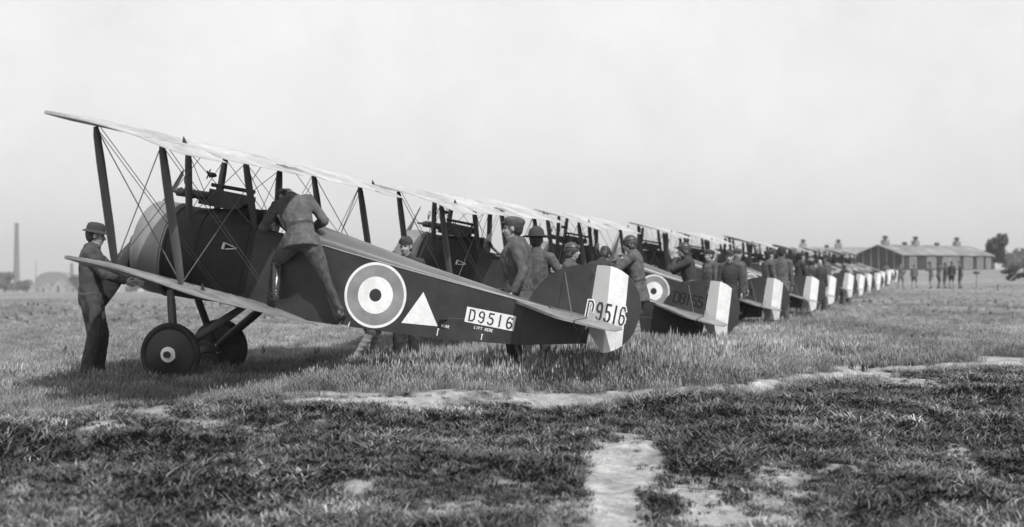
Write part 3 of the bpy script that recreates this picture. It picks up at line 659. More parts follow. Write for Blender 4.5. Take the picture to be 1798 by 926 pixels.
def person(label, loc, face, h=1.75, lean=0.0, side=0.0, head=(0, 0), LH=(.06, .24, .80), RH=(.06, -.24, .80), LE=(-.6, .6, -.2), RE=(-.6, -.6, -.2),
           LF=(0, .11), RF=(0, -.11), pel=.97, pelx=0, LFz=0, RFz=0, LK=(1, .1, 0), RK=(1, -.1, 0), jacket=SERGE, trousers=SERGE, boots=BOOT, cuff=None, skirt=.17, hat='garrison',
           hatm=SERGE, vox=.012, hands=True, curl=.5, bare=(), rz=0, group=None, wide=1.0, deep=1.0, belt=False, breeches=False, loose=False, palmL=None, palmR=None):
    k = h / 1.79
    rc = Matrix.Rotation(lean, 3, 'Y') @ Matrix.Rotation(side, 3, 'X')
    rp = Matrix.Rotation(lean * .45, 3, 'Y') @ Matrix.Rotation(side * .3, 3, 'X')
    P = Vector((pelx, 0, pel)); src = []
    def tg(mb, t): src.append((mb, t))
    sp = lambda t: P + rp @ Vector((0, 0, min(t, .1))) + (rc @ Vector((0, 0, t - .1)) if t > .1 else Vector((0, 0, 0)))
    def ring(t, w, d, fo=0, n=18):
        rot = rp if t <= .1 else rc; c = sp(t)
        return [c + rot @ Vector((fo + d * deep * math.cos(2 * math.pi * j / n), w * math.sin(2 * math.pi * j / n), 0)) for j in range(n)]
    mb = MB(); mb.loft([ring(-.02, .16 * wide, .115), ring(.05, .162 * wide, .12), ring(.12, .15 * wide, .112), ring(.22, .165 * wide, .122, .005), ring(.33, .18 * wide, .13, .01), ring(.43, .178 * wide, .122, .0), ring(.50, .14, .092, -.01), ring(.545, .08, .07, -.005)]); tg(mb, 'jacket')
    if skirt > 0:
        mb = MB(); mb.loft([ring(-skirt, .205 * wide, .165), ring(-skirt * .5, .19 * wide, .15), ring(.03, .165 * wide, .125)]); tg(mb, 'jacket')
    mb = MB(); mb.loft([ring(-.13, .12, .115), ring(-.08, .168, .125), ring(0, .168, .128), ring(.06, .155, .11)]); tg(mb, 'trousers')
    mb = MB(); mb.loft([ring(.505, .08, .078), ring(.545, .088, .084, .0), ring(.578, .070, .072, .010), ring(.585, .05, .05, .01)]); tg(mb, 'jacket')            # collar
    mb = MB(); mb.tube([sp(.5), sp(.62) + rc @ Vector((.015, 0, 0))], [.056, .052], 12); tg(mb, 'skin')
    # head
    hr = rc @ Matrix.Rotation(head[0], 3, 'Z') @ Matrix.Rotation(head[1] - lean * .55, 3, 'Y') @ Matrix.Rotation(-side * .6, 3, 'X'); hc = sp(.60) + rc @ Vector((.01, 0, 0)) + hr @ Vector((.022, 0, .082)); H = lambda x, y, z: hc + hr @ Vector((x, y, z))
    mb = MB(); mb.ell(H(-.012, 0, .02), (.098, .077, .102), hr, 16, 12); mb.ell(H(.03, 0, -.035), (.064, .06, .085), hr, 14, 10); mb.ell(H(.052, 0, -.085), (.036, .034, .03), hr)
    mb.ell(H(.07, 0, .022), (.025, .05, .016), hr); mb.ell(H(.066, .033, -.03), (.022, .022, .022), hr, 8, 6); mb.ell(H(.066, -.033, -.03), (.022, .022, .022), hr, 8, 6)
    mb.tube([H(.082, 0, .015), H(.098, 0, -.012), H(.112, 0, -.032), H(.095, 0, -.04)], [.009, .011, .015, .012], 8)
    mb.ell(H(.084, 0, -.062), (.014, .024, .007), hr, 8, 6); mb.ell(H(.082, 0, -.073), (.013, .02, .007), hr, 8, 6)
    for s in (1, -1): mb.ell(H(-.005, s * .078, -.01), (.02, .011, .032), hr, 8, 6)
    tg(mb, 'skin')
    mb = MB(); mb.ell(H(-.032, 0, .022), (.093, .086, .102), hr, 16, 12); mb.ell(H(-.055, 0, -.025), (.06, .074, .062), hr, 10, 8); tg(mb, 'hair')
    eyes = [H(.083, s * .03, .004) for s in (1, -1)]
    # arms
    ends = []
    for s, hp, pole, palm in ((1, LH, LE, palmL), (-1, RH, RE, palmR)):
        sh = sp(.46) + rc @ Vector((-.005, s * .185 * wide, 0)); el, wr = ik(sh, hp, .29, .255, rc @ Vector(pole))
        mb = MB(); mb.tube([sp(.47) + rc @ Vector((-.005, s * .09, .0)), sh, sh.lerp(el, .12)], [.068, .068, .062], 12); mb.ell(sh, (.066, .066, .066)); tg(mb, 'jacket')
        mb = MB(); mb.tube([sh, sh.lerp(el, .3), sh.lerp(el, .7), el], [.062, .060, .052, .048], 12); tg(mb, 'jacket')
        bared = s in bare
        mb = MB(); mb.tube([el, el.lerp(wr, .3), el.lerp(wr, .8), wr], [.05, .05, .042, .038] if not bared else [.042, .041, .031, .026], 12); mb.ell(el, (.05, .05, .05)); tg(mb, 'skin' if bared else 'jacket')
        d = (wr - el).normalized(); ends.append((s, wr, d, palm))
    # legs
    for s, ft, fz, kp in ((1, LF, LFz, LK), (-1, RF, RFz, RK)):
        hip = P + rp @ Vector((0, s * .088, -.04)); an = Vector((ft[0], ft[1], .085 + fz)); kn, an = ik(hip, an, .43, .43, kp)
        w = (.10, .108 if breeches else .094, .088 if breeches else .076, .062)
        if loose: w = (.115, .108, .095, .088)
        mb = MB(); mb.tube([hip + Vector((0, 0, .05)), hip.lerp(kn, .25), hip.lerp(kn, .65), kn], list(w), 14); mb.ell(kn, (w[3],) * 3); tg(mb, 'trousers')
        if breeches or cuff:
            mb = MB(); mb.tube([kn, kn.lerp(an, .28), kn.lerp(an, .7), an], [.06, .061, .048, .045], 12); tg(mb, 'cuff')
        else:
            mb = MB(); mb.tube([kn, kn.lerp(an, .3), kn.lerp(an, .8), an + Vector((0, 0, -.03 if loose else 0))], [.088, .086, .08, .082] if loose else [.064, .068, .064, .066], 12); tg(mb, 'trousers')
        fd = Vector((1, s * .22, 0)).normalized(); 
        mb = MB(); mb.tube([an + Vector((0, 0, .05)), an], [.045, .045], 10); mb.tube([an - fd * .07 + Vector((0, 0, -.045)), an + fd * .02 + Vector((0, 0, -.03)), an + fd * .11 + Vector((0, 0, -.05)), an + fd * .18 + Vector((0, 0, -.06))], [(.038, .036), (.055, .042), (.034, .046), (.022, .036)], 10, up=(0, 0, 1)); tg(mb, 'boot')
    # remesh into one surface
    vs, fs, kt, n = [], [], [], 0
    for mb, t in src:
        fs += [tuple(i + n for i in f) for f in mb.f]; vs += mb.v; n += len(mb.v); kt += [t] * len(mb.v)
    me = bpy.data.meshes.new('body_source'); me.from_pydata([tuple(v) for v in vs], [], fs); bm = bmesh.new(); bm.from_mesh(me); bmesh.ops.recalc_face_normals(bm, faces=bm.faces); bm.to_mesh(me); bm.free()
    tmp = bpy.data.objects.new('body_source', me); COL.objects.link(tmp)
    rm = tmp.modifiers.new('r', 'REMESH'); rm.mode = 'VOXEL'; rm.voxel_size = vox; smo = tmp.modifiers.new('s', 'SMOOTH'); smo.factor = .5; smo.iterations = 3 if vox < .013 else 2
    dg = bpy.context.evaluated_depsgraph_get(); nm = bpy.data.meshes.new_from_object(tmp.evaluated_get(dg)); bpy.data.objects.remove(tmp); bpy.data.meshes.remove(me)
    nv = len(nm.vertices); co = np.empty(nv * 3); nm.vertices.foreach_get('co', co); co = co.reshape(-1, 3)
    # nearest tagged source surface
    pts, tgs = [], []
    for mb, t in src:
        for v in mb.v: pts.append(v); tgs.append(t)
        for f in mb.f:
            if len(f) == 4:
                a = [Vector(mb.v[i]) for i in f]; pts.append(tuple((a[0] + a[1] + a[2] + a[3]) / 4)); tgs.append(t); pts.append(tuple((a[0] + a[2]) / 2 * .5 + (a[0] + a[1]) / 4)); tgs.append(t)
    kd = kdtree.KDTree(len(pts))
    for i, p in enumerate(pts): kd.insert(p, i)
    kd.balance(); vt = [tgs[kd.find(c)[1]] for c in co]
    seed = Vector((random.random() * 50, random.random() * 50, random.random() * 50)); nrm = np.empty(nv * 3); nm.vertices.foreach_get('normal', nrm); nrm = nrm.reshape(-1, 3); hinv = hr.transposed()
    for i in range(nv):
        p = Vector(co[i])
        if vt[i] in ('jacket', 'trousers', 'cuff'):
            q = Vector((p.x * 13, p.y * 13, p.z * 8)) + seed; d = (1 - abs(noise.noise(q)) * 2.2) * .007 + noise.noise(q * 2.1) * .0045
            if vt[i] == 'cuff' and cuff is BOOT: d = .002 * math.sin(p.z * 40)
            elif vt[i] == 'cuff': d = .0035 * math.sin(p.z * 95 + p.x * 20)
            co[i] += nrm[i] * d
        else:
            l = hinv @ (p - hc)
            if vt[i] == 'hair' and l.x > .045: vt[i] = 'skin'
            if vt[i] in ('skin', 'hair') and any((p - e).length < .017 for e in eyes) : vt[i] = 'eye'; co[i] -= nrm[i] * .006
    nm.vertices.foreach_set('co', co.ravel())
    fv, ff, fm = [tuple(c) for c in co], [tuple(p.vertices) for p in nm.polygons], []
    idx = {'skin': 0, 'jacket': 1, 'trousers': 2, 'boot': 3, 'hair': 4, 'eye': 5, 'cuff': 6}
    for f in ff:
        ts = [vt[i] for i in f]; fm.append(idx[max(set(ts), key=ts.count)])
    bpy.data.meshes.remove(nm)
    if hands:
        for s, wr, d, palm in ends:
            pn = Vector(palm) if palm else Vector((0, -s, 0)); pn = (pn - d * pn.dot(d)); pn = pn.normalized() if pn.length > .01 else d.orthogonal(); ac = d.cross(pn)      # pn: palm normal, ac across the knuckles
            if s < 0: ac = -ac
            hb = MB(); hb.tube([wr - d * .05, wr - d * .01, wr + d * .03, wr + d * .085], [(.022, .026), (.017, .026), (.018, .038), (.013, .038)], 10, up=pn)
            for f, (off, ln) in enumerate(((-.030, .072), (-.010, .082), (.010, .077), (.029, .058))):
                p0 = wr + d * .08 + ac * off; c1, c2, c3 = curl * .6, curl * 1.3, curl * 1.9; D = lambda a: d * math.cos(a) + pn * math.sin(a) + ac * off * .8
                p1 = p0 + D(c1) * ln * .45; p2 = p1 + D(c2) * ln * .32; p3 = p2 + D(c3) * ln * .23; hb.tube([p0 - d * .015, p0, p1, p2, p3], [.0095, .0098, .009, .008, .006], 7)
            t0 = wr + d * .025 - ac * .03; t1 = t0 + d * .035 - ac * .028 + pn * .012; t2 = t1 + d * .032 - ac * .004 + pn * .014; hb.tube([t0 - d * .01 + ac * .01, t0, t1, t2], [.012, .0125, .010, .007], 7)
            o = len(fv); fv += [tuple(v) for v in hb.v]; ff += [tuple(i + o for i in f) for f in hb.f]; fm += [0] * len(hb.f)
    root = empty('person', loc, Matrix.Rotation(face, 3, 'Z')); root.scale = (k, k, k)
    bme = bpy.data.meshes.new('body'); bme.from_pydata(fv, [], ff)
    for m in (SKIN, jacket, trousers, boots, HAIR, EYE, cuff or trousers): bme.materials.append(m)
    bme.polygons.foreach_set('material_index', fm); bme.polygons.foreach_set('use_smooth', [True] * len(ff)); bme.update()
    bo = bpy.data.objects.new('body', bme); COL.objects.link(bo); bo.parent = root
    # hat
    hb = MB(); N = 20
    def hl(prof, sq=(1.12, .92), tilt=0, fo=0):
        rt = hr @ Matrix.Rotation(tilt, 3, 'Y'); secs = []
        for r, z in prof: secs.append([hc + rt @ Vector((fo - .012 + r * sq[0] * math.cos(2 * math.pi * j / N), r * sq[1] * math.sin(2 * math.pi * j / N), z)) for j in range(N)])
        hb.loft(secs, True, False)
    nm_ = 'hat'
    if hat == 'bucket': hl([(.138, .028), (.125, .045), (.098, .058), (.098, .09), (.09, .125), (.06, .146), (0, .152)], tilt=.05); nm_ = 'floppy_hat'
    elif hat == 'campaign': hl([(.175, .042), (.172, .05), (.10, .055), (.098, .09), (.088, .13), (.05, .165), (.012, .178), (0, .178)], sq=(1.05, 1.0)); hl([(.104, .055), (.103, .075)], sq=(1.05, 1.0)); nm_ = 'campaign_hat'
    elif hat == 'flat': hl([(.092, .022), (.099, .048), (.109, .078), (.102, .104), (.072, .124), (.04, .132), (0, .135)], tilt=-.16); hb.tube([H(.06, 0, .065), H(.10, 0, .066), H(.128, 0, .055)], [(.012, .06), (.011, .055), (.006, .03)], 10, up=hr @ Vector((0, 0, 1))); nm_ = 'cloth_cap'
    elif hat == 'garrison':
        secs = []
        for x, w, t in ((-.125, .02, .10), (-.11, .055, .118), (-.06, .082, .135), (0, .088, .142), (.06, .075, .135), (.098, .04, .118), (.108, .012, .10)):
            secs.append([H(x, w, .042), H(x, w * 1.04, .075), H(x, w * .5, t), H(x, 0, t - .012), H(x, -w * .5, t), H(x, -w * 1.04, .075), H(x, -w, .042)])
        hb.loft(secs, True, True); nm_ = 'garrison_cap'
    elif hat == 'helmet':
        hb.ell(H(-.014, 0, .022), (.112, .092, .112), hr, 18, 12); hb.ell(H(-.03, 0, -.05), (.07, .088, .075), hr, 14, 8); nm_ = 'flying_helmet'
    if belt:
        bb = MB(); rr_ = ring(.12, .158 * wide, .120, .002, 24); bb.tube(rr_ + [rr_[0]], [(.026, .006)] * 25, 6, up=(0, 0, 1)); bb.box(tuple(sp(.12) + rc @ Vector((.128, 0, 0))), (.012, .06, .05), rc); bb.build('belt', LEATH, root)
    if hat != 'none':
        ho = hb.build(nm_, hatm, root)
        if hat == 'helmet':
            g = MB(); 
            for s in (1, -1): g.tube([H(.07, s * .03, .062), H(.098, s * .032, .07)], [.026, .023], 10)
            g.tube([H(.108 * math.cos(a) - .014, .091 * math.sin(a), .055) for a in np.linspace(.5, 2 * math.pi - .5, 14)], [(.010, .004)] * 14, 6, up=hr @ Vector((0, 0, 1))); g.build('goggles', LEATH, root)
    tag(root, label, 'person', group); return root
G = lambda px, d: Vector(((px - 899) / FPX * d, d, ground_z((px - 899) / FPX * d, d)))
PI = math.pi
person('man in floppy hat and work overalls holding the propeller blade at far left', G(160, 17.2), .12, 1.74, wide=1.12, deep=1.15, lean=.02, head=(.1, .12), RH=(.40, -.12, 1.12), LH=(.46, .14, 1.14), RE=(-.5, -.5, -.8), LE=(-.4, .6, -.6), jacket=DENIM, trousers=DENIM,
       LF=(.05, .13), RF=(-.03, -.12), LK=(1, 0, 0), RK=(1, 0, 0), hat='bucket', hatm=FELT, vox=.009, skirt=.0, loose=True, palmR=(0, 1, 0), palmL=(0, -1, 0))
pb = world((-1.17, .62, 1.60)); fl = world((-1.03, .62, .80)); fr = world((-1.77, .45, .70)); faceB = R_(96)
def loc_of(p, base, face, k=1.0): return Matrix.Rotation(-face, 3, 'Z') @ (Vector(p) - base) / k
zf = min(fl.z, fr.z); bB = Vector((pb.x, pb.y, zf)); lf_, rf_ = loc_of(fl, bB, faceB), loc_of(fr, bB, faceB)
person('man in tunic, breeches and high boots leaning into the nearest cockpit, seen from behind', bB, faceB, 1.78, lean=.60, side=-.24, head=(.7, 1.55), pel=pb.z - zf - .05, LH=(.50, .36, pb.z - zf + .06), RH=(.42, -.12, pb.z - zf + .08), RE=(-.25, -.6, -.9), LE=(-.2, .6, -.5), belt=True,
       LF=(lf_.x, lf_.y), LFz=lf_.z, RF=(rf_.x, rf_.y), RFz=rf_.z, LK=(.8, .3, 0), RK=(.9, -.1, 0), jacket=KHAKI, trousers=DRILL, boots=BOOT, cuff=BOOT, breeches=True, hat='flat', hatm=INK, vox=.009, skirt=.12)
person('man with dark cap stooping behind the nearest fuselage, only his back showing over it', G(632, 19.6), .15, 1.74, lean=1.0, head=(.1, .1), pel=.86, LH=(.62, .25, .95), RH=(.62, -.2, .95), LF=(.10, .16), RF=(-.12, -.16), jacket=KHAKI, trousers=DRILL, hat='garrison', hatm=INK, hands=False, cuff=PUT)
person('smiling man in dark garrison cap looking over the nearest fuselage at the camera', G(714, 19.2), R_(-98), 1.66, head=(-.15, .1), jacket=SERGE, trousers=SERGE, hat='garrison', hatm=SERGE, vox=.01, hands=False)
person('man in flat cap and loose jacket standing side on, hand on the nearest tail', G(910, 17.62), PI - .12, 1.87, lean=.05, head=(.02, .02), LH=(.02, .30, .95), RH=(.16, -.22, .98), LE=(-1, .35, 0), jacket=DRILL, trousers=SERGE, hat='flat', hatm=DRILL, vox=.008, skirt=.17, curl=.25, palmL=(.6, 0, -1), wide=1.05, deep=1.32)
person('man in campaign hat with rolled sleeve and arm akimbo, back turned', G(941, 18.3), R_(72), 1.73, head=(.1, .05), RH=(.02, -.22, 1.02), RE=(-.5, -1, .1), LH=(.04, .24, .82), jacket=DRILL, trousers=SERGE, hat='campaign', hatm=FELT, bare=(-1,), skirt=.0, vox=.01)
person('airman in leather helmet facing right behind the nearest fin', G(1001, 19.9), -.25, 1.62, head=(-.1, .03), jacket=DRILL, trousers=SERGE, hat='helmet', hatm=LEATH, vox=.01, hands=False)
person('airman in helmet with goggles lifting both hands to his mouth beside the nearest rudder', G(1121, 24.0), PI - .3, 1.86, lean=.16, head=(.1, .12), LH=(.27, .05, 1.40), RH=(.27, -.04, 1.42), LE=(-.2, .9, -.6), RE=(0, -.8, -.8), jacket=KHAKI, trousers=DRILL, cuff=PUT, breeches=True, hat='helmet', hatm=LEATH, vox=.01, skirt=.2, curl=.9, belt=True)
person('airman in helmet shielding his face with both hands near the second rudder', G(1212, 26.2), PI - .12, 1.77, lean=.12, head=(.05, .05), LH=(.25, .06, 1.50), RH=(.24, -.05, 1.46), LE=(.1, .8, -.9), RE=(0, -.8, -.8), jacket=SERGE, trousers=KHAKI, hat='helmet', hatm=LEATH, vox=.011, skirt=.17, curl=.8, belt=True)
person('man in dark jacket facing the camera beside the third rudder', G(1282, 30.0), R_(-105), 1.68, head=(-.1, .1), jacket=SERGE, trousers=SERGE, hat='garrison', hatm=SERGE, vox=.012, LH=(.12, .26, .84), RH=(.12, -.26, .84))
person('man in pale cap half hidden behind the man in dark jacket', G(1294, 33.4), R_(-60), 1.78, jacket=DRILL, trousers=SERGE, hat='flat', hatm=DRILL, vox=.013)
person('left man of the pair standing back to back, in cap and facing right', G(1349, 35.6), .35, 1.78, head=(.1, 0), jacket=DRILL, trousers=SERGE, hat='flat', hatm=SERGE, vox=.012, RH=(.1, -.26, .86))
person('right man of the pair, back turned, hand behind him', G(1372, 36.2), R_(80), 1.86, jacket=KHAKI, trousers=DRILL, hat='garrison', hatm=SERGE, vox=.012, LH=(-.12, .16, .92), skirt=.2)
person('man in dark jacket facing left beside the fourth rudder', G(1403, 44), R_(20), 1.82, lean=.08, jacket=SERGE, trousers=SERGE, hat='flat', hatm=SERGE, vox=.014, LH=(.3, .1, 1.1), RH=(.3, -.1, 1.1))
person('small man with a pale face looking left past the fourth rudder', G(1410, 45.5), R_(200), 1.72, jacket=SERGE, trousers=SERGE, hat='garrison', hatm=SERGE, vox=.014)
person('mechanic bending over the cockpit side of the second biplane', G(1046, 23.9), R_(60), 1.75, lean=.5, head=(0, .4), jacket=SERGE, trousers=SERGE, hat='garrison', hatm=INK, vox=.012, LH=(.5, .2, 1.2), RH=(.5, -.2, 1.2))
person('mechanic standing behind the third biplane nose between two cowls', G(1247, 33.0), R_(-150), 1.76, jacket=KHAKI, trousers=SERGE, hat='flat', hatm=SERGE, vox=.013)
person('man in dark coat and pale topped cap with his back turned', G(1424, 46), R_(85), 1.70, jacket=INK, trousers=SERGE, hat='flat', hatm=LFELT, vox=.014, wide=1.1)
person('small bareheaded man beside the pale topped cap', G(1439, 47.5), R_(-80), 1.68, jacket=SERGE, trousers=SERGE, hat='none', vox=.014)
person('tall man in khaki facing left among the far tails', G(1453, 52.5), R_(150), 1.88, jacket=KHAKI, trousers=KHAKI, hat='garrison', hatm=SERGE, vox=.014)
person('man in pale hat bending among the far tails', G(1478, 61), R_(20), 1.70, lean=.25, jacket=SERGE, trousers=KHAKI, hat='flat', hatm=LFELT, vox=.016)
person('man in dark cap bending beside the pale hat among the far tails', G(1490, 62), R_(190), 1.72, lean=.3, jacket=KHAKI, trousers=KHAKI, hat='garrison', hatm=SERGE, vox=.016)
person('distant man standing at the far end of the row by the last rudders', G(1556, 113), R_(-90), 1.72, jacket=KHAKI, trousers=SERGE, hat='campaign', hatm=SERGE, vox=.02, hands=False)
far = [(1581, 1.74, -85, .0, 'distant man with hands on hips, leftmost of the group before the hut', dict(LH=(.02, .24, 1.02), RH=(.02, -.24, 1.02), LE=(-.3, 1, .1), RE=(-.3, -1, .1), LF=(0, .2), RF=(0, -.2))),
       (1605, 1.66, 70, .3, 'distant man with bowed head, second from left before the hut', dict(LF=(0, .17), RF=(0, -.17))),
       (1635, 1.80, 170, .15, 'distant man leaning left before the hut windows', dict(LH=(.4, .2, 1.2))),
       (1648, 1.72, 10, .05, 'distant man with folded arms, facing right before the hut', dict(LH=(.25, -.05, 1.2), RH=(.25, .1, 1.2))),
       (1660, 1.72, 190, .0, 'distant man in campaign hat between two taller men', dict(hat='campaign')),
       (1671, 1.84, 90, .0, 'tall dark distant man with back turned, in the middle of the cluster', dict(jacket=INK, trousers=INK)),
       (1687, 1.84, 185, .06, 'distant man facing left at the right end of the group', dict(LF=(0, .06), RF=(.05, -.06)))]
for px, hh, fa, ln, lb, kw in far:
    a = dict(jacket=KHAKI, trousers=KHAKI, hat='garrison', hatm=SERGE, cuff=PUT, breeches=True); a.update(kw)
    person(lb, G(px, 103), R_(fa), hh, lean=ln, vox=.018, hands=False, group='distant men standing before the hut', **a)

# ------------------------------------------------------------------ huts, trees, chimneys, far buildings
BOARD = mat('tarred_boards', .032, .85, .3, 3, .2, 8, amp2=.25, sc2=.8); ROOF = mat('weathered_felt_roof', .19, .8, .25, 1.2, .2, 5, amp2=.35, sc2=.35); TRIM = mat('limewashed_trim', .34, .8, .1, 5)
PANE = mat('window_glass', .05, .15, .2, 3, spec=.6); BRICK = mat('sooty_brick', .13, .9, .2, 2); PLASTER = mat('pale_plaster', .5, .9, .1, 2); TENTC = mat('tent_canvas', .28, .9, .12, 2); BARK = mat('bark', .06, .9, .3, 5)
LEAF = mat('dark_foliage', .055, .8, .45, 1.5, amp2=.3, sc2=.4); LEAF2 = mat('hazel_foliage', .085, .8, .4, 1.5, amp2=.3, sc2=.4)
HD = 262.0
hA = at(1585, 472, HD); hz = ground_z(hA.x, hA.y); rot_h = R_(-8)
def hut(origin, ang, wdt, lng, eave, ridge, label, windows, vents, battens, ddoor=None):
    """x along the long front wall to the right, y away into depth (gable end at x=0)"""
    r = empty('hut', origin, Matrix.Rotation(ang, 3, 'Z'))
    mb = MB()
    mb.add([(0, 0, 0), (lng, 0, 0), (lng, 0, eave), (0, 0, eave), (0, wdt, 0), (lng, wdt, 0), (lng, wdt, eave), (0, wdt, eave), (0, wdt / 2, ridge), (lng, wdt / 2, ridge)],
           [(0, 1, 2, 3), (4, 7, 6, 5), (0, 3, 8, 7, 4), (1, 5, 6, 9, 2)], 0, False); mb.build('wall', BOARD, r)
    sl = math.atan2(ridge - eave, wdt / 2); n = 6
    for sgn in (1, -1):
        for i in range(n):
            x0, x1 = -.35 + (lng + .7) * i / n, -.35 + (lng + .7) * (i + 1) / n - .03
            o = .10 + .02 * (i % 2); e0 = Vector((0, -.35, eave - .35 * math.tan(sl) + o)); e1 = Vector((0, wdt / 2, ridge + o)); mb = MB(); q = []
            for x in (x0, x1):
                for e in (e0, e1):
                    y = e.y if sgn > 0 else wdt - e.y; q += [(x, y, e.z), (x, y, e.z - .08)]
            mb.add(q, [(0, 2, 6, 4), (1, 5, 7, 3), (0, 4, 5, 1), (2, 3, 7, 6), (0, 1, 3, 2), (4, 6, 7, 5)], 0, False); mb.build('roof_panel', ROOF, r)
    for y in battens:
        t = eave + (ridge - eave) * (1 - abs(y - wdt / 2) / (wdt / 2)); mb = MB(); mb.box((-.05, y, t / 2), (.06, .09, t - .05)); mb.build('batten', TRIM, r)
    if battens: mb = MB(); mb.box((-.045, -.045, eave / 2), (.09, .09, eave)); mb.build('corner_board', TRIM, r)
    for x, w, kind in windows:
        if kind == 'door':
            mb = MB(); mb.box((x, -.03, 1.0), (w, .06, 2.0)); mb.build('door', DARK, r); continue
        f = MB(); zc, hh = 1.30, 1.75
        for dx in (-w / 2, w / 2): f.box((x + dx, -.05, zc), (.16, .1, hh + .16))
        for dz in (-hh / 2, hh / 2): f.box((x, -.052, zc + dz), (w, .1, .16))
        fo = f.build('window', TRIM, r); nx, nz_ = kind
        for i in range(nx):
            for j in range(nz_):
                p = MB(); pw_, ph = (w - .16) / nx - .12, (hh - .16) / nz_ - .12
                p.box((x - w / 2 + .08 + (i + .5) * (w - .16) / nx, -.02, zc - hh / 2 + .08 + (j + .5) * (hh - .16) / nz_), (pw_, .03, ph)); p.build('pane', PANE, fo)
        m = MB()
        for i in range(1, nx): m.box((x - w / 2 + .08 + i * (w - .16) / nx, -.04, zc), (.11, .06, hh - .16))
        for j in range(1, nz_): m.box((x, -.041, zc - hh / 2 + .08 + j * (hh - .16) / nz_), (w - .16, .06, .11))
        m.build('glazing_bars', TRIM, fo)
    for x, big in vents:
        v = MB(); 
        if big: v.box((x, wdt / 2, ridge + .45), (1.2, .9, .9))
        else: v.box((x, wdt / 2, ridge + .3), (.6, .6, .6))
        vo = v.build('ridge_ventilator', ROOF if big else BOARD, r)
        if big: v = MB(); v.lathe([(.3, ridge + .88), (.3, ridge + 1.25), (.62, ridge + 1.3), (.36, ridge + 1.6), (0, ridge + 1.7)], (x, wdt / 2, 0), 'z', 12); v.build('ventilator_cowl', BOARD, vo)
    if ddoor:
        mb = MB(); mb.box((-.06, ddoor, 1.05), (.08, 1.0, 2.1)); mb.build('door', DARK, r); mb = MB(); mb.box((-.05, ddoor + .62, 1.1), (.1, .12, 2.2)); mb.build('door_post', TRIM, r)
    return tag(r, label, 'hut')
kx = 1.36
h1 = hut(Vector((hA.x, hA.y, hz)), R_(35), 10.6, 24.0, 2.62, 4.35, 'long dark boarded hut with pale patched roof and many paned windows at right', [(x * kx, w * kx, q) for x, w, q in [(1.9, 1.1, (2, 3)), (2.95, .75, 'door'), (5.4, 1.5, (3, 4)), (8.3, 1.3, (3, 4)), (9.9, 1.7, (3, 4)), (12.6, 1.5, (3, 4)), (15.0, 1.0, (2, 3)), (15.9, .6, 'door'), (16.65, .7, (2, 3))]],
         [(x * kx, q) for x, q in [(1.2, True), (4.9, False), (7.0, True), (11.2, False), (15.2, True)]], [1.8, 3.5, 5.3, 7.0, 8.8, 10.5], 4.6)
p2 = at(1400, 476, 292); h2 = hut(Vector((p2.x, p2.y, ground_z(p2.x, p2.y))), R_(3), 9.0, 17.5, 2.3, 4.2, 'dark hut with ridge ventilators behind the long hut, partly hidden by the planes', [], [(2.2, True), (6.8, False), (9.1, True)], [])
pbk = ground_hit(1660, 474); 
def tree(label, base, H, Wd, m=LEAF, n=1500, ls=.5, trunk=.35, lobes=7, seed=1, name='tree', upright=1.0):
    rn = random.Random(seed); r = empty(name, base)
    mb = MB(); mb.tube([(0, 0, -.3), (.05 * H * .1, 0, H * trunk), (0, 0, H * .8)], [H * .03, H * .02, H * .006], 8)
    cl = []
    for i in range(lobes):
        a = rn.uniform(0, 2 * PI); rr = rn.uniform(.2, .95) * Wd * .33; z = H * (trunk + (1 - trunk) * rn.uniform(.15, .82)); c = Vector((rr * math.cos(a), rr * math.sin(a), z)); cl.append((c, Vector((Wd * rn.uniform(.13, .24), Wd * rn.uniform(.13, .24), H * rn.uniform(.12, .24) * upright))))
        mb.tube([(0, 0, H * trunk * rn.uniform(.7, 1.2)), tuple(c * .6 + Vector((0, 0, c.z * .35))), tuple(c)], [H * .013, H * .009, H * .004], 5)
    mb.build('trunk', BARK, r); f = MB()
    for i in range(n):
        c, rad = rn.choice(cl); v = Vector((rn.gauss(0, 1), rn.gauss(0, 1), rn.gauss(0, 1))).normalized() * rn.uniform(.35, 1.08); p = c + Vector((v.x * rad.x, v.y * rad.y, v.z * rad.z)); s_ = ls * rn.uniform(.5, 1.2)
        u = Vector((rn.gauss(0, 1), rn.gauss(0, 1), rn.gauss(0, 1))).normalized(); w = u.orthogonal().normalized(); t = u.cross(w)
        f.add([p + w * s_, p + t * s_ * .6, p - w * s_, p - t * s_ * .6], [(0, 1, 2, 3)], 0, False)
    f.build('crown', m, r, auto=False); return tag(r, label, 'tree' if name != 'bush' else 'bush')
b_ = at(1745, 470, 282); tree('dark leafy tree standing behind the right end of the long hut', Vector((b_.x, b_.y, ground_z(b_.x, b_.y))), 6.5, 5.6, LEAF, 2200, .38, .15, 11, 3, upright=1.1)
b_ = at(1790, 480, 92); 
def bush(label, px, d, H, Wd, seed, n=1400, ls=.10): q = at(px, 480, d); return tree(label, Vector((q.x, q.y, ground_z(q.x, q.y))), H, Wd, LEAF, n, ls, .05, 9, seed, 'bush')
bush('low dark bush at the right edge of the field', 1781, 135, 1.35, 2.2, 5); bush('dark bush touching the right edge of the picture', 1805, 137, 1.6, 2.7, 6)
mb = MB(); q = at(1776, 492, 133); qz = ground_z(q.x, q.y); mb.tube([(q.x - .35, q.y, qz), (q.x + .35, q.y, qz + .55)], .025, 6); tag(mb.build('leaning_stake', TRIM), 'pale stake leaning against the low dark bush', 'stake')
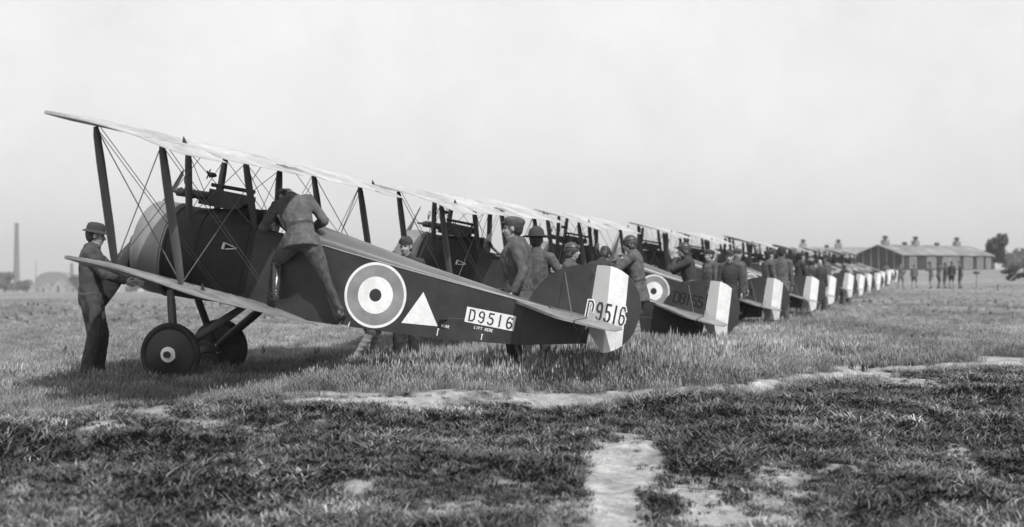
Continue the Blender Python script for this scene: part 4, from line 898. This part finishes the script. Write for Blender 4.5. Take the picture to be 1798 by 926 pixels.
q = at(1714.5, 500, 98); r = empty('marker_post', Vector((q.x, q.y, ground_z(q.x, q.y)))); mb = MB(); mb.tube([(0, 0, 0), (0, 0, 1.15)], .018, 6); mb.build('post', BOARD, r); mb = MB(); mb.lathe([(0, 1.0), (.2, 1.02), (.22, 1.08), (.14, 1.17), (0, 1.18)], (0, 0, 0), 'z', 12); mb.build('lamp_bowl', INK, r); tag(r, 'thin marker post with a dark bowl standing right of the distant men', 'marker post')
q = at(1751, 495, 96); mb = MB(); mb.tube([(q.x, q.y, ground_z(q.x, q.y) - .05), (q.x + .02, q.y, ground_z(q.x, q.y) + .35)], .04, 6); tag(mb.build('wooden_peg', BOARD), 'short dark wooden peg in the meadow at far right', 'peg')
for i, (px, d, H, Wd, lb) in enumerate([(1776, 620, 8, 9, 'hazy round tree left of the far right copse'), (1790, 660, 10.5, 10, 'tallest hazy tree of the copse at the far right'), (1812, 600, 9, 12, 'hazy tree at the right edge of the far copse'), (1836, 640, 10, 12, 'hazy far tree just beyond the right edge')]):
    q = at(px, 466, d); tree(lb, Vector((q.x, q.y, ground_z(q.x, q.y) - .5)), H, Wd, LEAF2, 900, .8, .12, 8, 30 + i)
# left distance
def base_at(px, d): q = at(px, 500, d); return Vector((q.x, q.y, ground_z(q.x, q.y)))
mb = MB(); b0 = base_at(29, 1050); hh = CAMH - (392 - HOR) / FPX * 1050 - b0.z; r = empty('factory_chimney', b0)
mb.lathe([(2.3, -1), (1.75, hh * .5), (1.25, hh - 1.2), (1.45, hh - 1.1), (1.45, hh), (1.0, hh), (1.0, hh - 2)], (0, 0, 0), 'z', 16); mb.build('stack', BRICK, r); mb = MB(); mb.box((0, 0, 2), (7, 7, 6)); mb.build('base', BRICK, r); tag(r, 'tall tapering brick factory chimney at far left', 'chimney')
b0 = base_at(126, 1050); mb = MB(); hh = CAMH - (462 - HOR) / FPX * 1050 - b0.z; mb.lathe([(1.5, -1), (1.0, hh), (.8, hh), (.8, hh - 1)], b0, 'z', 12); tag(mb.build('factory_chimney', BRICK), 'short pale chimney just left of the man in the floppy hat', 'chimney')
b0 = base_at(63, 900); mb = MB(); hh = CAMH - (458 - HOR) / FPX * 900 - b0.z; mb.tube([b0, b0 + Vector((0, 0, hh))], [.22, .12], 6); tag(mb.build('mast', BARK), 'thin mast rising between the far chimney and the round roofed shed', 'mast')
def shed(px0, px1, top, d, label, m, arch=True):
    a, b = base_at(px0, d), base_at(px1, d); w = b.x - a.x; h = CAMH - (top - HOR) / FPX * d - a.z; r = empty('shed', a)
    pr = [(0, 0), (0, h * .55)] + ([(w / 2 - w / 2 * math.cos(t), h * .55 + h * .45 * math.sin(t)) for t in np.linspace(0.1, PI - .1, 12)] if arch else [(w / 2, h)]) + [(w, h * .55), (w, 0)]
    mb = MB(); mb.add([(x, 0, z) for x, z in pr], [tuple(range(len(pr)))], 0, False); mb.add([(x, 30, z) for x, z in pr], [tuple(range(len(pr)))], 0, False); mb.build('end_wall', m, r)
    mb = MB(); mb.loft([[(x, -.5, z + .15) for x, z in pr[1:-1]], [(x, 30.5, z + .15) for x, z in pr[1:-1]]], False, False, 0, False); mb.build('roof', ROOF, r)
    for i in (1, 2, 3): mb = MB(); mb.box((w * i / 4, -.1, h * .25), (w * .1, .2, h * .35)); mb.build('door', BOARD, r)
    return tag(r, label, 'shed')
shed(62, 124, 478, 1500, 'hazy round roofed shed at the left between chimney and man', BRICK)
shed(128, 150, 489, 1300, 'low hazy shed half hidden behind the man in the floppy hat', BRICK, False)
shed(200, 252, 493, 1300, 'pale low shed seen under the nearest lower wing', PLASTER, False)
def tent(px, w, top, d, label):
    a = base_at(px, d); h = CAMH - (top - HOR) / FPX * d - a.z; r = empty('tent', a); w = w / FPX * d
    mb = MB(); mb.add([(-w / 2, 0, h * .3), (0, 0, h), (w / 2, 0, h * .3), (-w / 2, 9, h * .3), (0, 9, h), (w / 2, 9, h * .3)], [(0, 1, 4, 3), (1, 2, 5, 4)], 0, False); mb.build('roof', ROOF, r)
    mb = MB(); mb.add([(-w / 2 + .1, .2, 0), (-w / 2 + .1, .2, h * .3), (0, .2, h * .97), (w / 2 - .1, .2, h * .3), (w / 2 - .1, .2, 0)], [(0, 1, 2, 3, 4)], 0, False); mb.add([(x, y, z) for x in (-w / 2 + .1, w / 2 - .1) for y in (.2, 8.8) for z in (0, h * .3)], [(0, 1, 3, 2), (4, 6, 7, 5)], 0, False); mb.build('wall', TENTC, r)
    mb = MB(); mb.add([(-w * .09, .15, 0), (-w * .06, .15, h * .5), (w * .06, .15, h * .5), (w * .09, .15, 0)], [(0, 1, 2, 3)], 0, False); mb.build('entrance', BOARD, r)
    return tag(r, label, 'tent', 'ridge tents across the field')
tent(47, 28, 491, 890, 'ridge tent right of the tall chimney'); tent(76, 24, 497, 900, 'low ridge tent in the middle of the far camp'); tent(102, 26, 490, 890, 'ridge tent nearest the man in the floppy hat'); tent(8, 26, 497, 895, 'ridge tent at the left edge of the picture'); tent(222, 26, 492, 890, 'ridge tent seen between the man and the nearest cowl'); tent(128, 20, 497, 905, 'low ridge tent touching the back of the man in the floppy hat')
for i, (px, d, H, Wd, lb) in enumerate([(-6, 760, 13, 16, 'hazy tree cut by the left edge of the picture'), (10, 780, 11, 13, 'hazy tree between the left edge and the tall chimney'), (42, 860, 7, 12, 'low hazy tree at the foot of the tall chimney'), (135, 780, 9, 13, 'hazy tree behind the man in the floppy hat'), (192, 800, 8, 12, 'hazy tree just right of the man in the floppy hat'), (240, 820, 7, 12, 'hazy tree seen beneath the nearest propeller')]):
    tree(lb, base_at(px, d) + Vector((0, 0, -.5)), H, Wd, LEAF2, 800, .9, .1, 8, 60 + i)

# ------------------------------------------------------------------ grass and weeds: clumps scattered as one stuff object each
def grass_mat(name, dark, light, patches, rough=.75):
    m = bpy.data.materials.new(name); m.use_nodes = True; n, l = m.node_tree.nodes, m.node_tree.links; b = n['Principled BSDF']; b.inputs['Roughness'].default_value = rough; b.inputs['Specular IOR Level'].default_value = .25
    oi = n.new('ShaderNodeObjectInfo'); mr = n.new('ShaderNodeMapRange'); mr.inputs[3].default_value = dark; mr.inputs[4].default_value = light; l.new(oi.outputs['Random'], mr.inputs[0])
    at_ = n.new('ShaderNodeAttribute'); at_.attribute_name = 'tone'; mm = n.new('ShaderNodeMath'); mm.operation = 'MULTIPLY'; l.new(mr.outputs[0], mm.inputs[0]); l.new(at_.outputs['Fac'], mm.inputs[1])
    prev = mm.outputs[0]
    for sc, lo, hi, stv in patches:
        mp = n.new('ShaderNodeMapping'); mp.inputs['Scale'].default_value = stv; l.new(oi.outputs['Location'], mp.inputs[0]); nz = n.new('ShaderNodeTexNoise'); nz.inputs['Scale'].default_value = sc; nz.inputs['Detail'].default_value = 4; l.new(mp.outputs[0], nz.inputs['Vector'])
        m2 = n.new('ShaderNodeMapRange'); m2.inputs[1].default_value = .33; m2.inputs[2].default_value = .67; m2.inputs[3].default_value = lo; m2.inputs[4].default_value = hi; l.new(nz.outputs['Fac'], m2.inputs[0])
        m3 = n.new('ShaderNodeMath'); m3.operation = 'MULTIPLY'; l.new(prev, m3.inputs[0]); l.new(m2.outputs[0], m3.inputs[1]); prev = m3.outputs[0]
    l.new(prev, b.inputs['Base Color'])
    return m
GR = grass_mat('dry_meadow_grass', .13, .34, [(.35, .68, 1.3, (1, .3, 1)), (2.2, .62, 1.35, (1, 1, 1))]); GD = grass_mat('rank_verge_grass', .05, .23, [(.7, .4, 1.8, (1, .7, 1)), (3.0, .5, 1.7, (1, 1, 1))]); GW = grass_mat('dark_verge_weeds', .032, .10, [(1.2, .6, 1.4, (1, 1, 1))])
def clump(name, m, nb, hgt, wid, spread, bend, seed, broad=False, heads=False):
    rn = random.Random(seed); vs, fs, tone = [], [], []
    for i in range(nb):
        a = rn.uniform(0, 2 * PI); r = spread * math.sqrt(rn.random()); x, y = r * math.cos(a), r * math.sin(a); b = rn.uniform(0, 2 * PI); hh = hgt * rn.uniform(.45, 1.1); k = bend * rn.uniform(.4, 1.6) * hh; w = wid * rn.uniform(.6, 1.3); c, s_ = math.cos(b), math.sin(b); t = rn.uniform(.7, 1.3); o = len(vs)
        prof = [(0, 1), (.45, 1.0), (.8, .7), (1, .12)] if not broad else [(0, .3), (.4, 1.0), (.75, .9), (1, .1)]
        for u, ww in prof:
            px, py, pz = x + c * k * u * u, y + s_ * k * u * u, hh * (u - .25 * bend * u * u)
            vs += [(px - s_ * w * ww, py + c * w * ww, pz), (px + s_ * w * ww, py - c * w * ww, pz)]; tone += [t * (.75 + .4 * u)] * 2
        if heads and rn.random() < .5:
            vs += [(px + .0, py, pz - hh * .12), (px - w * 1.7, py, pz), (px, py, pz + hh * .18), (px + w * 1.7, py, pz)]; tone += [1.25] * 4; fs += [(o + 8, o + 9, o + 10, o + 11)]
        fs += [(o + 2 * q, o + 2 * q + 1, o + 2 * q + 3, o + 2 * q + 2) for q in range(3)]
    me = bpy.data.meshes.new(name); me.from_pydata(vs, [], fs); a_ = me.attributes.new('tone', 'FLOAT', 'POINT'); a_.data.foreach_set('value', tone); me.materials.append(m); return bpy.data.objects.new(name, me)
def scatter(name, label, cat, protos, P, rotz, scl, pick):
    pc = bpy.data.collections.new(name + '_clumps')
    for o in protos: pc.objects.link(o)
    me = bpy.data.meshes.new(name); me.from_pydata(P, [], [])
    for nm, ty, v in (('rz', 'FLOAT', rotz), ('sc', 'FLOAT', scl), ('pk', 'INT', pick)):
        a = me.attributes.new(nm, ty, 'POINT'); a.data.foreach_set('value', v)
    ob = bpy.data.objects.new(name, me); COL.objects.link(ob); ng = bpy.data.node_groups.new(name, 'GeometryNodeTree'); ng.interface.new_socket('Geometry', in_out='INPUT', socket_type='NodeSocketGeometry'); ng.interface.new_socket('Geometry', in_out='OUTPUT', socket_type='NodeSocketGeometry')
    n, l = ng.nodes, ng.links; gi, go = n.new('NodeGroupInput'), n.new('NodeGroupOutput'); ip = n.new('GeometryNodeInstanceOnPoints'); ci = n.new('GeometryNodeCollectionInfo'); ci.inputs['Collection'].default_value = pc; ci.inputs['Separate Children'].default_value = True; ci.inputs['Reset Children'].default_value = True; ip.inputs['Pick Instance'].default_value = True
    def na(nm, dt):
        q = n.new('GeometryNodeInputNamedAttribute'); q.data_type = dt; q.inputs['Name'].default_value = nm; return q.outputs['Attribute']
    cx = n.new('ShaderNodeCombineXYZ'); l.new(na('rz', 'FLOAT'), cx.inputs['Z']); l.new(gi.outputs[0], ip.inputs['Points']); l.new(ci.outputs[0], ip.inputs['Instance']); l.new(na('pk', 'INT'), ip.inputs['Instance Index']); l.new(cx.outputs[0], ip.inputs['Rotation']); l.new(na('sc', 'FLOAT'), ip.inputs['Scale']); l.new(ip.outputs[0], go.inputs[0])
    md = ob.modifiers.new('clumps', 'NODES'); md.node_group = ng; tag(ob, label, cat, kind='stuff'); return ob
def points(n, d0, d1, fn, half=.39, pw_=1.0):
    out = []
    for i in range(n):
        d = math.sqrt(d0 * d0 + (d1 * d1 - d0 * d0) * random.random() ** pw_); x = random.uniform(-half, half) * d; 
        r = fn(x, d)
        if r: out.append((x, d, ground_z(x, d) - .01, r))
    return out
def f_far(x, y):
    n1 = noise.noise(Vector((x * .45, y * .25, 4))); n2 = noise.noise(Vector((x * 2, y * 2, 8)))
    yb = brow(x)
    if y < yb - .1 and random.random() > .75 * math.exp((y - yb) / 1.3): return 0
    c = chalk(x, y) if y < 25 else 0
    if y < 26: c = max(c, .7 * chalk(x * (y + .3) / y, y + .3))
    if random.random() < c * 1.25: return 0
    s = .95 + .35 * n1 + .3 * n2
    return max(.35, s) * random.uniform(.7, 1.2) * (.70 + .75 * 1.0 * smooth01(-3.0, -.8, x) * (1 - .6 * smooth01(1.6, 3.2, x)) * smooth01(15.8, 16.8, y) * (1 - .85 * smooth01(18.5, 27, y)) + .42 * math.exp(-((x - 1.1 - .272 * (y - 17)) / 1.8) ** 2) * smooth01(18, 21, y) * (1 - smooth01(45, 60, y))) * (.62 + .38 * smooth01(yb - .3, yb + .8, y))
ga = points(78000, 12.2, 34, f_far) + points(34000, 34, 62, lambda x, y: (f_far(x, y) or 0) * .8) + points(16000, 62, 115, lambda x, y: f_far(x, y) * .75)
protos = [clump('grass_clump', GR, 24, .185, .0030, .11, .55, 100 + i, heads=(i % 2 == 0)) for i in range(6)]
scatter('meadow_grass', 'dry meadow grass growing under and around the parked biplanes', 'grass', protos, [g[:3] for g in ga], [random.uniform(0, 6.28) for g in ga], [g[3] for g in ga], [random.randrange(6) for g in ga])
def f_near(x, y):
    if y > brow(x) + .25: return 0
    c = max(chalk(x, y), .8 * chalk(x * (y + .3) / y, y + .3)) if y > 11 else chalk(x, y) * .92
    if random.random() < c * 1.05: return 0
    n1 = noise.noise(Vector((x * .8, y * .8, 14))); return max(.4, .9 + .5 * n1) * random.uniform(.6, 1.25) * (1 - .45 * smooth01(-1.2, 0, y - brow(x))) * (1 - .45 * c)
gb = points(88000, 5.2, 22.5, f_near, .40)
protos = [clump('verge_clump', GD, 18, .12, .0042, .10, 1.0, 200 + i) for i in range(5)] + [clump('verge_weed', GW, 16, .10, .0062, .09, 1.1, 300 + i, broad=True) for i in range(3)]
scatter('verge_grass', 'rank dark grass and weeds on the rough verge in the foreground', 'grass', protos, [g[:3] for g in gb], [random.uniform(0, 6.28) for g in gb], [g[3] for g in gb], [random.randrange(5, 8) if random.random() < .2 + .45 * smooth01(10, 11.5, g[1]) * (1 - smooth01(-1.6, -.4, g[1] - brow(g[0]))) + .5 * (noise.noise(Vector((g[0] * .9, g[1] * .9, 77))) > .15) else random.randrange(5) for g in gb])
def f_weed(x, y): return random.uniform(.4, .9) if noise.noise(Vector((x * .5, y * .3, 31))) > .05 else 0
gc = points(3600, 17, 70, f_weed)
scatter('meadow_weeds', 'dark leafy weeds dotted through the dry meadow', 'weeds', [clump('weed', GD, 12, .24, .012, .06, .4, 400 + i, broad=True) for i in range(3)], [g[:3] for g in gc], [random.uniform(0, 6.28) for g in gc], [g[3] for g in gc], [random.randrange(3) for g in gc])

hz_m = bpy.data.materials.new('summer_haze'); hz_m.use_nodes = True; nt = hz_m.node_tree; nt.nodes.remove(nt.nodes['Principled BSDF']); pv = nt.nodes.new('ShaderNodeVolumePrincipled'); pv.inputs['Color'].default_value = (.97, .97, .97, 1); pv.inputs['Density'].default_value = .00034; pv.inputs['Anisotropy'].default_value = .2
nt.links.new(pv.outputs[0], nt.nodes['Material Output'].inputs['Volume'])
mb = MB(); zlo, zhi = -40.0, 70.0; mb.box((0, 0, (zlo + zhi) / 2), (7600, 7600, zhi - zlo)); hzo = mb.build('haze', hz_m, auto=False); tag(hzo, 'thin summer haze lying over the whole airfield', 'haze', kind='stuff')
